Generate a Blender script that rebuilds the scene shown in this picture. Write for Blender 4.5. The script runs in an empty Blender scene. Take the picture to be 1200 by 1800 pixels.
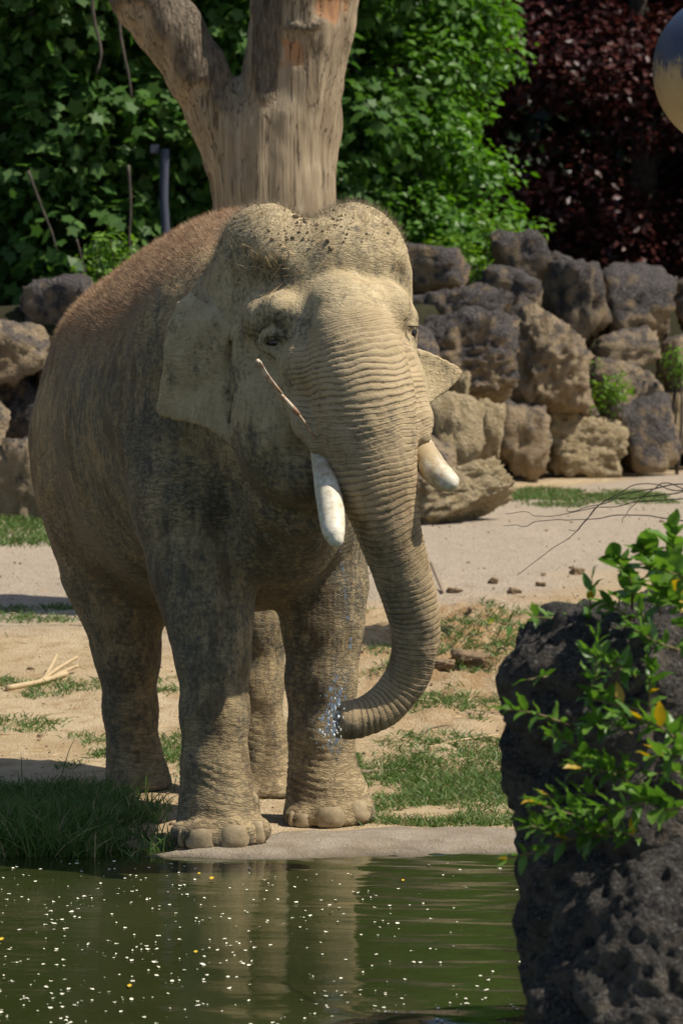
import bpy, bmesh, math, random, os
import numpy as np
from mathutils import Vector, Matrix
from mathutils.bvhtree import BVHTree

random.seed(7)
rng = np.random.default_rng(11)
SC = bpy.context.scene
COL = SC.collection

# ------------------------------------------------------------------ camera
CAM_Z = 2.3
FPX = 5850.0                      # focal length in pixels of the 1200 x 1800 frame
TILT = math.atan(307.0 / FPX)
cam = bpy.data.cameras.new('camera')
cam.sensor_fit = 'VERTICAL'; cam.sensor_height = 36.0; cam.sensor_width = 24.0
cam.lens = FPX / 1800.0 * 36.0
cam.clip_start = 0.1; cam.clip_end = 1000.0
cam.dof.use_dof = True; cam.dof.focus_distance = 14.65; cam.dof.aperture_fstop = 5.0
camo = bpy.data.objects.new('camera', cam); COL.objects.link(camo)
camo.location = (0, 0, CAM_Z); camo.rotation_euler = (math.pi / 2 - TILT, 0, 0)
SC.camera = camo

# ------------------------------------------------------------------ sky, sun, exposure
SUN_EL = math.radians(57.0)
SUN_AZ = (0.95, -0.24)            # horizontal direction towards the sun
w = bpy.data.worlds.new('World'); SC.world = w; w.use_nodes = True
nt = w.node_tree
bg = nt.nodes['Background']
sky = nt.nodes.new('ShaderNodeTexSky'); sky.sky_type = 'NISHITA'; sky.sun_disc = False
sky.sun_elevation = SUN_EL
sky.sun_rotation = math.atan2(SUN_AZ[0], SUN_AZ[1])
sky.air_density = 1.0; sky.dust_density = 1.0
nt.links.new(sky.outputs[0], bg.inputs[0]); bg.inputs[1].default_value = 0.082
sl = bpy.data.lights.new('sun', 'SUN'); sl.energy = 4.2; sl.angle = math.radians(0.55)
sl.color = (1.0, 0.94, 0.84)
so = bpy.data.objects.new('sun', sl); COL.objects.link(so)
hl = math.hypot(*SUN_AZ)
sd = Vector((SUN_AZ[0] / hl * math.cos(SUN_EL), SUN_AZ[1] / hl * math.cos(SUN_EL), math.sin(SUN_EL)))
so.rotation_euler = sd.to_track_quat('Z', 'Y').to_euler()
so.location = (6, -4, 14)
SC.view_settings.view_transform = 'Standard'
SC.view_settings.look = 'None'
SC.view_settings.exposure = 0.50
SC.view_settings.gamma = 1.0
SC.view_settings.use_curve_mapping = False
SC.cycles.max_bounces = 8
SC.cycles.use_denoising = True

ONLY = os.environ.get('ONLY_PARTS', '')
def want(k): return (not ONLY) or (k in ONLY.split(','))

# ------------------------------------------------------------------ helpers
FW = np.array([0, math.cos(TILT), -math.sin(TILT)])
UP = np.array([0, math.sin(TILT), math.cos(TILT)])
CAMP = np.array([0, 0, CAM_Z])

def ray(px, py):
    return FW + np.array([1, 0, 0]) * ((px - 600.0) / FPX) + UP * ((900.0 - py) / FPX)

def P(px, py, d):
    """point on the sight line of photo pixel (px, py) at world distance y = d"""
    r = ray(px, py)
    return CAMP + r * (d / r[1])

def to_px(p):
    """project points (N,3) to photo pixels"""
    q = np.asarray(p) - CAMP
    zc = q @ FW
    return 600.0 + FPX * q[..., 0] / zc, 900.0 - FPX * (q @ UP) / zc

def _hash(ix, iy, iz, seed):
    h = (ix.astype(np.uint32) * np.uint32(374761393) + iy.astype(np.uint32) * np.uint32(668265263)
         + iz.astype(np.uint32) * np.uint32(2147483647) + np.uint32(seed * 144665 + 12345))
    h = (h ^ (h >> np.uint32(13))) * np.uint32(1274126177)
    h = h ^ (h >> np.uint32(16))
    h = h * np.uint32(2246822519); h = h ^ (h >> np.uint32(15))
    return (h & np.uint32(0xffffff)).astype(np.float32) / np.float32(0xffffff)

def vnoise(p, seed=0):
    """smooth value noise in -1..1 at points (N,3)"""
    p = np.asarray(p, dtype=np.float32) + np.float32(1000.0)
    i = np.floor(p).astype(np.int64)
    f = p - i
    u = f * f * f * (f * (f * 6 - 15) + 10)
    out = 0
    for dx in (0, 1):
        wx = u[:, 0] if dx else 1 - u[:, 0]
        for dy in (0, 1):
            wy = u[:, 1] if dy else 1 - u[:, 1]
            for dz in (0, 1):
                wz = u[:, 2] if dz else 1 - u[:, 2]
                out = out + wx * wy * wz * _hash(i[:, 0] + dx, i[:, 1] + dy, i[:, 2] + dz, seed)
    return out * 2 - 1

def fbm(p, octaves=4, seed=0, gain=0.5, lac=2.03):
    p = np.asarray(p, dtype=np.float32); a = 1.0; s = 0; tot = 0
    for o in range(octaves):
        s = s + a * vnoise(p, seed + o * 17); tot += a
        a *= gain; p = p * lac
    return s / tot

def sstep(a, b, x):
    t = np.clip((x - a) / (b - a), 0, 1)
    return t * t * (3 - 2 * t)

def mesh_np(name, verts, faces, smooth=True):
    """mesh from arrays; faces (M,k) or a list of such arrays"""
    me = bpy.data.meshes.new(name)
    verts = np.asarray(verts, dtype=np.float32)
    if not isinstance(faces, list): faces = [faces]
    faces = [np.asarray(f, dtype=np.int32) for f in faces if len(f)]
    loops = np.concatenate([f.ravel() for f in faces])
    counts = np.concatenate([np.full(len(f), f.shape[1], dtype=np.int32) for f in faces])
    starts = np.concatenate([[0], np.cumsum(counts)[:-1]]).astype(np.int32)
    me.vertices.add(len(verts)); me.vertices.foreach_set('co', verts.ravel())
    me.loops.add(len(loops)); me.loops.foreach_set('vertex_index', loops)
    me.polygons.add(len(counts)); me.polygons.foreach_set('loop_start', starts)
    me.polygons.foreach_set('loop_total', counts)
    if smooth: me.polygons.foreach_set('use_smooth', np.ones(len(counts), dtype=bool))
    me.update(calc_edges=True); me.validate()
    return me

def attr(me, name, vals):
    a = me.attributes.new(name, 'FLOAT', 'POINT')
    a.data.foreach_set('value', np.asarray(vals, dtype=np.float32))

def obj(name, me, mat=None, parent=None, label=None, cat=None, group=None, kind=None, loc=None):
    o = bpy.data.objects.new(name, me); COL.objects.link(o)
    if mat is not None and me is not None and len(me.materials) == 0: me.materials.append(mat)
    if loc is not None: o.location = loc
    if parent is not None: o.parent = parent
    if label: o['label'] = label
    if cat: o['category'] = cat
    if group: o['group'] = group
    if kind: o['kind'] = kind
    return o

def empty(name, loc, label=None, cat=None, group=None):
    o = bpy.data.objects.new(name, None); COL.objects.link(o)
    o.location = loc; o.empty_display_size = 0.2
    if label: o['label'] = label
    if cat: o['category'] = cat
    if group: o['group'] = group
    return o

def rel(verts, loc):
    return np.asarray(verts) - np.asarray(loc)

def tube(pts, rad, nseg=8, cap=True):
    """tapered tube through points: verts, [quads, tris]"""
    pts = np.asarray(pts, dtype=float); n = len(pts)
    rad = np.broadcast_to(np.asarray(rad, dtype=float), (n,))
    tan = np.gradient(pts, axis=0); tan /= np.linalg.norm(tan, axis=1)[:, None] + 1e-12
    ref = np.array([0.0, 0, 1]) if abs(tan[0][2]) < 0.9 else np.array([1.0, 0, 0])
    u = np.cross(tan[0], ref); u /= np.linalg.norm(u)
    V = []
    for i in range(n):
        u = u - tan[i] * (u @ tan[i]); u /= np.linalg.norm(u) + 1e-12
        v = np.cross(tan[i], u)
        a = np.linspace(0, 2 * np.pi, nseg, endpoint=False)
        V.append(pts[i] + rad[i] * (np.cos(a)[:, None] * u + np.sin(a)[:, None] * v))
    V = np.concatenate(V)
    Q = []
    for i in range(n - 1):
        for j in range(nseg):
            k = (j + 1) % nseg
            Q.append((i * nseg + j, i * nseg + k, (i + 1) * nseg + k, (i + 1) * nseg + j))
    T = []
    if cap:
        c0 = len(V); V = np.concatenate([V, [pts[0], pts[-1]]])
        for j in range(nseg):
            k = (j + 1) % nseg
            T.append((c0, k, j)); T.append((c0 + 1, (n - 1) * nseg + j, (n - 1) * nseg + k))
    return V, [np.array(Q), np.array(T).reshape(-1, 3)]

def spline(pts, n):
    """Catmull-Rom resample of a polyline (any dimension)"""
    p = np.asarray(pts, dtype=float)
    p = np.concatenate([[2 * p[0] - p[1]], p, [2 * p[-1] - p[-2]]])
    m = len(p) - 3; out = []
    for t in np.linspace(0, m - 1e-6, n):
        i = int(t); f = t - i
        a, b, c, d = p[i:i + 4]
        out.append(0.5 * (2 * b + (c - a) * f + (2 * a - 5 * b + 4 * c - d) * f * f + (3 * b - a - 3 * c + d) * f ** 3))
    return np.array(out)

def join(parts):
    """join [(verts, [faces..])] -> verts, faces list grouped by size"""
    V = []; F = {}; o = 0
    for v, fs in parts:
        for f in (fs if isinstance(fs, list) else [fs]):
            f = np.asarray(f)
            if len(f): F.setdefault(f.shape[1], []).append(f + o)
        V.append(np.asarray(v)); o += len(v)
    return np.concatenate(V), [np.concatenate(x) for x in F.values()]

def blades(base, direction, length, width, bend=0.3, up=None, nseg=1, r=None):
    """thin tapered blades: base (N,3), direction (N,3) unit; nseg>1 gives curved blades"""
    r = r or rng
    n = len(base)
    side = np.cross(direction, r.normal(size=(n, 3))); side /= np.linalg.norm(side, axis=1)[:, None] + 1e-9
    sag = np.cross(direction, side); sag *= r.choice([-1, 1], n)[:, None]
    if up is not None: sag = np.tile(np.asarray(up, float), (n, 1))
    length = np.broadcast_to(length, (n,)); width = np.broadcast_to(width, (n,))
    rows = []
    for i in range(nseg + 1):
        f = i / nseg
        c = base + direction * (length * f)[:, None] + sag * (length * bend * f * f)[:, None]
        wd = width * (1 - f) * (1.0 if i < nseg else 0)
        if i < nseg:
            wd = width * (1 - 0.75 * f) * 0.5
            rows.append(c - side * wd[:, None]); rows.append(c + side * wd[:, None])
        else: rows.append(c)
    k = len(rows)
    V = np.stack(rows, 1).reshape(-1, 3)
    o = np.arange(n)[:, None] * k
    fs = []
    if nseg > 1:
        fs.append(np.concatenate([o + np.array([[2 * i, 2 * i + 1, 2 * i + 3, 2 * i + 2]]) for i in range(nseg - 1)]))
    fs.append(o + np.array([[2 * nseg - 2, 2 * nseg - 1, 2 * nseg]]))
    return V, fs


# ------------------------------------------------------------------ material helpers
class MT:
    def __init__(s, name):
        s.m = bpy.data.materials.new(name); s.m.use_nodes = True
        s.t = s.m.node_tree; s.n = s.t.nodes; s.l = s.t.links
        s.b = s.n['Principled BSDF']; s.out = s.n['Material Output']
        s.b.inputs['Roughness'].default_value = 0.85
        s.b.inputs['Specular IOR Level'].default_value = 0.25
        s._co = None
    def node(s, typ, **kw):
        x = s.n.new(typ)
        for k, v in kw.items(): setattr(x, k, v)
        return x
    def put(s, sock, v):
        if isinstance(v, (int, float)): sock.default_value = v
        elif isinstance(v, (tuple, list)):
            sock.default_value = tuple(v) + ((1.0,) if len(v) == 3 and sock.type == 'RGBA' else ())
        else: s.l.new(v, sock)
    def coord(s, kind='Object', scale=None, rot=None):
        tc = s.node('ShaderNodeTexCoord')
        o = tc.outputs[kind]
        if scale is not None or rot is not None:
            mp = s.node('ShaderNodeMapping'); s.l.new(o, mp.inputs[0])
            if scale is not None: mp.inputs['Scale'].default_value = scale
            if rot is not None: mp.inputs['Rotation'].default_value = rot
            o = mp.outputs[0]
        return o
    def noise(s, co, scale, detail=4, rough=0.55, dist=0.0):
        x = s.node('ShaderNodeTexNoise'); s.l.new(co, x.inputs['Vector'])
        x.inputs['Scale'].default_value = scale; x.inputs['Detail'].default_value = detail
        x.inputs['Roughness'].default_value = rough; x.inputs['Distortion'].default_value = dist
        return x.outputs[0]
    def vor(s, co, scale, feature='F1', out=0):
        x = s.node('ShaderNodeTexVoronoi', feature=feature); s.l.new(co, x.inputs['Vector'])
        x.inputs['Scale'].default_value = scale
        return x.outputs[out]
    def ramp(s, fac, stops, interp='LINEAR'):
        x = s.node('ShaderNodeValToRGB'); s.l.new(fac, x.inputs[0])
        e = x.color_ramp.elements; x.color_ramp.interpolation = interp
        while len(e) < len(stops): e.new(0.5)
        for k, (p, c) in zip(e, stops):
            k.position = p
            k.color = (c, c, c, 1) if isinstance(c, (int, float)) else tuple(c) + (1,)
        return x.outputs[0]
    def mix(s, fac, a, b, blend='MIX'):
        x = s.node('ShaderNodeMix', data_type='RGBA', blend_type=blend)
        s.put(x.inputs[0], fac); s.put(x.inputs[6], a); s.put(x.inputs[7], b)
        return x.outputs[2]
    def math(s, op, a, b=0.0, c=None, clamp=False):
        x = s.node('ShaderNodeMath', operation=op, use_clamp=clamp)
        s.put(x.inputs[0], a); s.put(x.inputs[1], b)
        if c is not None: s.put(x.inputs[2], c)
        return x.outputs[0]
    def mr(s, v, a, b, c=0.0, d=1.0):
        x = s.node('ShaderNodeMapRange'); s.put(x.inputs[0], v)
        for i, q in enumerate((a, b, c, d)): x.inputs[i + 1].default_value = q
        return x.outputs[0]
    def attr(s, name):
        return s.node('ShaderNodeAttribute', attribute_name=name).outputs['Fac']
    def bump(s, h, strength, dist, prev=None):
        x = s.node('ShaderNodeBump'); s.put(x.inputs['Height'], h)
        x.inputs['Strength'].default_value = strength; x.inputs['Distance'].default_value = dist
        if prev is not None: s.l.new(prev, x.inputs['Normal'])
        return x.outputs[0]
    def set(s, **kw):
        for k, v in kw.items():
            s.put(s.b.inputs[k.replace('_', ' ')], v)
        return s.m
# ------------------------------------------------------------------ sculpting with distance fields
def make_field(lo, hi, VX, M=0.16):
    """signed-distance sculpting on a voxel grid; returns the tools and a mesher"""
    lo = np.asarray(lo, float); hi = np.asarray(hi, float)
    nn = np.ceil((hi - lo) / VX).astype(int) + 1
    gx = (lo[0] + VX * np.arange(nn[0])).astype(np.float32)
    gy = (lo[1] + VX * np.arange(nn[1])).astype(np.float32)
    gz = (lo[2] + VX * np.arange(nn[2])).astype(np.float32)
    F = np.full(tuple(nn), 1.0, dtype=np.float32)

    def box(bl, bh):
        s = []
        for a in range(3):
            i0 = max(0, int(math.floor((bl[a] - lo[a]) / VX))); i1 = min(nn[a], int(math.ceil((bh[a] - lo[a]) / VX)) + 1)
            s.append(slice(i0, max(i0, i1)))
        return tuple(s)
    def grid(s):
        return gx[s[0]][:, None, None], gy[s[1]][None, :, None], gz[s[2]][None, None, :]
    def smin(a, b, k):
        h = np.maximum(k - np.abs(a - b), 0) / k
        return np.minimum(a, b) - h * h * (k * 0.25)
    def put(s, d, k, cut=False):
        if cut:
            F[s] = -smin(-F[s], d, k)
        else:
            F[s] = smin(F[s], d, k)
    def cone(a, b, ra, rb, k=0.06, cut=False):
        a = np.asarray(a, float); b = np.asarray(b, float); R = max(ra, rb) + M
        s = box(np.minimum(a, b) - R, np.maximum(a, b) + R)
        X, Y, Z = grid(s); ba = (b - a).astype(np.float32); L = float(ba @ ba) + 1e-9
        x = X - np.float32(a[0]); y = Y - np.float32(a[1]); z = Z - np.float32(a[2])
        h = np.clip((x * ba[0] + y * ba[1] + z * ba[2]) / np.float32(L), 0, 1)
        d = np.sqrt((x - h * ba[0]) ** 2 + (y - h * ba[1]) ** 2 + (z - h * ba[2]) ** 2) - (np.float32(ra) + h * np.float32(rb - ra))
        put(s, d, np.float32(k), cut)
    def ell(c, r, yaw=0.0, pitch=0.0, roll=0.0, k=0.08, cut=False):
        """ellipsoid: r = (across, along the heading, up)"""
        c = np.asarray(c, float); R = max(r) + M
        s = box(c - R, c + R)
        X, Y, Z = grid(s)
        A = np.array((Matrix.Rotation(yaw, 3, 'Z') @ Matrix.Rotation(pitch, 3, 'X') @ Matrix.Rotation(roll, 3, 'Y')).transposed(), dtype=np.float32)
        x = X - np.float32(c[0]); y = Y - np.float32(c[1]); z = Z - np.float32(c[2])
        u = A[0, 0] * x + A[0, 1] * y + A[0, 2] * z
        v = A[1, 0] * x + A[1, 1] * y + A[1, 2] * z
        q = A[2, 0] * x + A[2, 1] * y + A[2, 2] * z
        r = np.asarray(r, np.float32)
        k0 = np.sqrt((u / r[0]) ** 2 + (v / r[1]) ** 2 + (q / r[2]) ** 2)
        k1 = np.sqrt((u / r[0] ** 2) ** 2 + (v / r[1] ** 2) ** 2 + (q / r[2] ** 2) ** 2) + 1e-6
        put(s, k0 * (k0 - 1) / k1, np.float32(k), cut)
    def chain(rows, k=0.06, cut=False):
        """rows of (px, py, d, radius in px)"""
        pts = [P(*r[:3]) for r in rows]; rad = [r[3] * r[2] / FPX for r in rows]
        for i in range(len(rows) - 1): cone(pts[i], pts[i + 1], rad[i], rad[i + 1], k, cut)
        return pts, rad
    def epx(px, py, d, rx, ry, rz, **kw):
        """ellipsoid with radii rx, rz in photo pixels and ry in metres"""
        s = d / FPX
        ell(P(px, py, d), (rx * s, ry, rz * s), **kw)
    def nets():
        # ---- surface nets
        S = F < 0
        c = [S[i:nn[0] - 1 + i, j:nn[1] - 1 + j, k:nn[2] - 1 + k] for i in (0, 1) for j in (0, 1) for k in (0, 1)]
        cnt = sum(x.astype(np.uint8) for x in c)
        act = (cnt > 0) & (cnt < 8)
        idx = np.argwhere(act)
        num = np.full(act.shape, -1, np.int32); num[act] = np.arange(len(idx))
        acc = np.zeros((len(idx), 3), np.float32); nw = np.zeros(len(idx), np.float32)
        corners = [(i, j, k) for i in (0, 1) for j in (0, 1) for k in (0, 1)]
        val = {q: F[idx[:, 0] + q[0], idx[:, 1] + q[1], idx[:, 2] + q[2]] for q in corners}
        for a in corners:
            for ax in range(3):
                if a[ax] == 0:
                    b = list(a); b[ax] = 1; b = tuple(b)
                    va, vb = val[a], val[b]
                    m = (va < 0) != (vb < 0)
                    t = va / np.where(m, va - vb, 1)
                    pos = np.tile(np.array(a, np.float32), (len(idx), 1)); pos[:, ax] = t
                    acc[m] += pos[m]; nw[m] += 1
        V = (idx + acc / nw[:, None]) * VX + lo
        Q = []
        for ax in range(3):
            b, e = [(1, 2), (2, 0), (0, 1)][ax]
            sl0 = [slice(None)] * 3; sl1 = [slice(None)] * 3
            sl0[ax] = slice(0, nn[ax] - 1); sl1[ax] = slice(1, nn[ax])
            A = S[tuple(sl0)]; B = S[tuple(sl1)]
            ed = np.argwhere(A != B)
            ok = (ed[:, b] > 0) & (ed[:, e] > 0) & (ed[:, b] < nn[b] - 1) & (ed[:, e] < nn[e] - 1)
            ed = ed[ok]; ins = A[ed[:, 0], ed[:, 1], ed[:, 2]]
            q = []
            for db, de in ((-1, -1), (0, -1), (0, 0), (-1, 0)):
                x = ed.copy(); x[:, b] += db; x[:, e] += de
                q.append(num[x[:, 0], x[:, 1], x[:, 2]])
            q = np.stack(q, 1)
            q[~ins] = q[~ins][:, ::-1]
            Q.append(q)
        Q = np.concatenate(Q)
        del S, act, num, cnt, c
        return V, Q
    from types import SimpleNamespace
    return SimpleNamespace(F=F, lo=lo, hi=hi, gx=gx, gy=gy, gz=gz, box=box, grid=grid, smin=smin, put=put, cone=cone, ell=ell, chain=chain, epx=epx, nets=nets)

# a little smoothing, then one level of subdivision
def smooth(V, Q, it):
    for _ in range(it):
        s = np.zeros_like(V); n = np.zeros(len(V))
        for a, b in ((0, 1), (1, 2), (2, 3), (3, 0)):
            for ax in range(3): s[:, ax] += np.bincount(Q[:, a], V[Q[:, b], ax], len(V)) + np.bincount(Q[:, b], V[Q[:, a], ax], len(V))
            n += np.bincount(Q[:, a], minlength=len(V)) + np.bincount(Q[:, b], minlength=len(V))
        V = V * 0.5 + 0.5 * s / n[:, None]
    return V
def subdivide(V, Q):
    n = len(V)
    E = np.concatenate([Q[:, [0, 1]], Q[:, [1, 2]], Q[:, [2, 3]], Q[:, [3, 0]]])
    Es = np.sort(E, 1); key = Es[:, 0].astype(np.int64) * n + Es[:, 1]
    uk, inv = np.unique(key, return_inverse=True)
    ev = 0.5 * (V[uk // n] + V[uk % n])
    fv = V[Q].mean(1)
    m = len(Q); e = (inv.reshape(4, m) + n).T; f = n + len(uk) + np.arange(m)
    NQ = np.concatenate([np.stack([Q[:, i], e[:, i], f, e[:, i - 1]], 1) for i in range(4)])
    return np.concatenate([V, ev, fv]), NQ

def normals_of(V, Q):
    a = V[Q[:, 2]] - V[Q[:, 0]]; b = V[Q[:, 3]] - V[Q[:, 1]]
    fn = np.cross(a, b); N = np.zeros_like(V)
    for i in range(4):
        for ax in range(3): N[:, ax] += np.bincount(Q[:, i], fn[:, ax], len(V))
    return N / (np.linalg.norm(N, axis=1)[:, None] + 1e-12)

# ================================================================== ground, pond, hillside
def wall_line(x):
    return np.interp(x, [-12, -2.0, 0.3, 1.2, 2.0, 4.0, 12], [28.0, 28.0, 28.6, 31.6, 34.8, 36.2, 37.0])
def shore(x):
    return 14.80 + 0.10 * np.clip(-x - 1.0, 0, 1) * -0.6 + 0.03 * np.sin(x * 3.1) + 0.02 * np.sin(x * 7.7 + 1)
CLODS = [(830, 1172, 0.26, 0.07), (785, 1150, 0.3, 0.05), (860, 1130, 0.3, 0.05), (800, 1060, 0.5, 0.04), (900, 1060, 0.6, 0.05), (990, 1040, 0.5, 0.05)]
def gz(x, y):
    x = np.asarray(x, float); y = np.asarray(y, float)
    sh = x.shape; x = x.ravel(); y = y.ravel()
    z = np.interp(y, [0, 17.4, 19, 27, 35, 45, 120], [0, 0, 0.10, 0.75, 0.90, 1.0, 1.0])
    p = np.stack([x, y, 0 * x], 1)
    z = z + sstep(17.0, 18.5, y) * (fbm(p * 0.9, 3, 101) * 0.05) + fbm(p * 3.5, 3, 103) * 0.012 * sstep(14.9, 15.6, y)
    yw = wall_line(x)
    z = z + sstep(yw + 0.2, yw + 1.7, y) * 1.75                       # terrace held by the boulders
    z = z + np.clip(y - 52.5, 0, 80) * 0.55                            # wooded slope
    # churned sand by the path
    churn = np.exp(-(((x - 0.95) / 0.9) ** 2 + ((y - 21.2) / 2.4) ** 2))
    z = z + churn * (np.abs(fbm(p * 4.0, 3, 107)) * 0.20 + np.abs(fbm(p * 11.0, 2, 108)) * 0.09)
    ys = shore(x)
    z = z - 0.05 * sstep(ys + 0.5, ys, y) - 0.75 * sstep(ys + 0.02, ys - 1.3, y)
    return z.reshape(sh)
def gz1(x, y): return float(gz(np.array([x]), np.array([y]))[0])
def ground_at(px, py):
    """point of the ground on the sight line of a photo pixel"""
    d = np.linspace(13.0, 44.0, 1500); r = ray(px, py)
    q = CAMP + r[None, :] * (d / r[1])[:, None]
    g = gz(q[:, 0], q[:, 1])
    k = np.argmax(q[:, 2] <= g)
    return np.array([q[k, 0], q[k, 1], g[k]])

def steps(spec):
    out = []
    for a, b, s in spec: out.append(np.arange(a, b, s))
    return np.concatenate(out)
gxs = steps([(-90, -12, 4.0), (-12, -4, 0.5), (-4, 5, 0.07), (5, 13, 0.5), (13, 90, 4.0)])
gys = steps([(-12, 12, 1.0), (12, 14.4, 0.2), (14.4, 24.5, 0.06), (24.5, 40, 0.12), (40, 50, 0.5), (50, 125, 3.0)])
GX, GY = np.meshgrid(gxs, gys)
GZ = gz(GX, GY)
GZ = GZ + (fbm(np.stack([GX.ravel() * 13, GY.ravel() * 13, 0 * GX.ravel()], 1), 3, 151) * 0.010).reshape(GX.shape) * sstep(15.6, 16.5, GY) * sstep(27, 22, GY)
v = np.stack([GX.ravel(), GY.ravel(), GZ.ravel()], 1)
nxg, nyg = len(gxs), len(gys)
ia = (np.arange(nyg - 1)[:, None] * nxg + np.arange(nxg - 1)[None]).ravel()
fq = np.stack([ia, ia + 1, ia + 1 + nxg, ia + nxg], 1)
me = mesh_np('ground', v, fq)
pn = fbm(np.stack([v[:, 0] * 0.8, v[:, 1] * 0.8, 0 * v[:, 0]], 1), 3, 121)
yc = np.interp(v[:, 0], [-4, -1, 1, 3, 5], [24.9, 24.9, 26.3, 29.5, 31.0]); hw = np.interp(v[:, 0], [-4, 1, 4], [2.4, 3.0, 4.6])
attr(me, 'path', sstep(0.25, -0.25, np.abs(v[:, 1] - yc) / hw - 1 + pn * 0.35))
attr(me, 'wet', sstep(0.35, 0.0, v[:, 1] - shore(v[:, 0]) - 0.08 + pn * 0.1))
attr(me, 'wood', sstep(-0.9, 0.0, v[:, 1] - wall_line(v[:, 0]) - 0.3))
attr(me, 'churn', np.exp(-(((v[:, 0] - 0.95) / 1.1) ** 2 + ((v[:, 1] - 21.2) / 2.6) ** 2)))
t = MT('ground_sand')
co = t.coord('Object')
n1 = t.noise(co, 1.4, 6, 0.6); n2 = t.noise(co, 8, 5, 0.65); n3 = t.noise(co, 60, 4, 0.7)
c = t.mix(t.mr(n1, 0.35, 0.65), (0.36, 0.265, 0.150), (0.46, 0.36, 0.225))
c = t.mix(t.mr(n2, 0.48, 0.66, 0, 0.75), c, (0.29, 0.195, 0.095))
c = t.mix(t.math('MULTIPLY', t.attr('churn'), t.mr(n2, 0.36, 0.56, 0.15, 0.9)), c, (0.27, 0.165, 0.075))
pc = t.mix(t.mr(n3, 0.38, 0.62), (0.24, 0.19, 0.135), (0.45, 0.37, 0.28))
pc = t.mix(t.mr(n2, 0.45, 0.75, 0, 0.4), pc, (0.44, 0.36, 0.25))
c = t.mix(t.attr('path'), c, pc)
c = t.mix(t.mr(n3, 0.60, 0.72, 0, 0.55), c, (0.20, 0.15, 0.09))
c = t.mix(t.attr('wet'), c, t.mix(n2, (0.085, 0.06, 0.032), (0.14, 0.10, 0.055)))
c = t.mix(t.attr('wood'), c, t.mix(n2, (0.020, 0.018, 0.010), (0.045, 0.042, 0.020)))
peb = t.vor(co, 70, 'F1')
h = t.math('ADD', t.math('MULTIPLY', n3, 1.0), t.math('MULTIPLY', n2, 1.5))
h = t.math('ADD', h, t.math('MULTIPLY', peb, -0.6))
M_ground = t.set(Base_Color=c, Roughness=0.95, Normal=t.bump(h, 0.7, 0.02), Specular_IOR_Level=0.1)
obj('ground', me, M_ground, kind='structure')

# ---- stone ledge along the pond
n_u, n_v = 130, 26
LV = []
for j in range(n_v):
    for i in range(n_u):
        u = i / (n_u - 1); x = -0.90 + u * 2.38
        f = j / (n_v - 3) if j > 1 else 0.0
        f = (j - 2) / (n_v - 3)
        wid = 0.70 * float(sstep(-0.05, 0.34, np.array(u))) + 0.03 + 0.05 * math.sin(x * 4)
        y = shore(np.array(x)) - 0.035 + max(f, 0) * wid
        z = gz1(x, float(y) + 0.02)
        LV.append((x, float(y), (-0.028 + 0.036 * min(1, max(f, 0) * 2.6)) if j > 1 else (-0.11 if j == 0 else -0.06)))
LV = np.array(LV)
LV[:, 2] += fbm(LV * np.array([6, 6, 0]), 3, 131) * 0.010
e0 = np.arange(len(LV)) // n_u
LV[:, 2] -= 0.035 * sstep(-0.55, -0.9, LV[:, 0])
LV[e0 >= n_v - 2, 2] -= 0.05
LV[:, 1] += fbm(LV * np.array([5, 5, 0]), 2, 133) * 0.09 * np.clip((e0 - n_v * 0.5) / (n_v * 0.4), 0, 1) + fbm(LV * np.array([5, 0, 0]), 4, 134) * 0.05 * np.clip(1 - e0 / 8, 0, 1)
ia = (np.arange(n_v - 1)[:, None] * n_u + np.arange(n_u - 1)[None]).ravel()
t = MT('ledge_stone')
co = t.coord('Object'); n1 = t.noise(co, 5, 5, 0.6); n3 = t.noise(co, 80, 4, 0.7)
c = t.mix(t.mr(n1, 0.3, 0.7), (0.25, 0.20, 0.14), (0.40, 0.335, 0.25))
c = t.mix(t.mr(n3, 0.50, 0.64, 0, 0.6), c, (0.22, 0.17, 0.115))
c = t.mix(t.mr(t.noise(co, 2.6, 5, 0.7), 0.5, 0.64, 0, 0.6), c, (0.25, 0.18, 0.10))
sz = t.node('ShaderNodeSeparateXYZ'); t.l.new(co, sz.inputs[0])
c = t.mix(t.mr(t.math('ADD', sz.outputs[2], t.math('MULTIPLY', n1, 0.02)), -0.020, 0.006, 1, 0), c, (0.10, 0.078, 0.048))
M_ledge = t.set(Base_Color=c, Roughness=0.85, Normal=t.bump(t.math('ADD', n3, t.math('ADD', n1, t.noise(co, 24, 5, 0.7))), 0.9, 0.018))
obj('stone_ledge', mesh_np('stone_ledge', LV, np.stack([ia, ia + 1, ia + 1 + n_u, ia + n_u], 1)), M_ledge, kind='structure')

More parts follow.
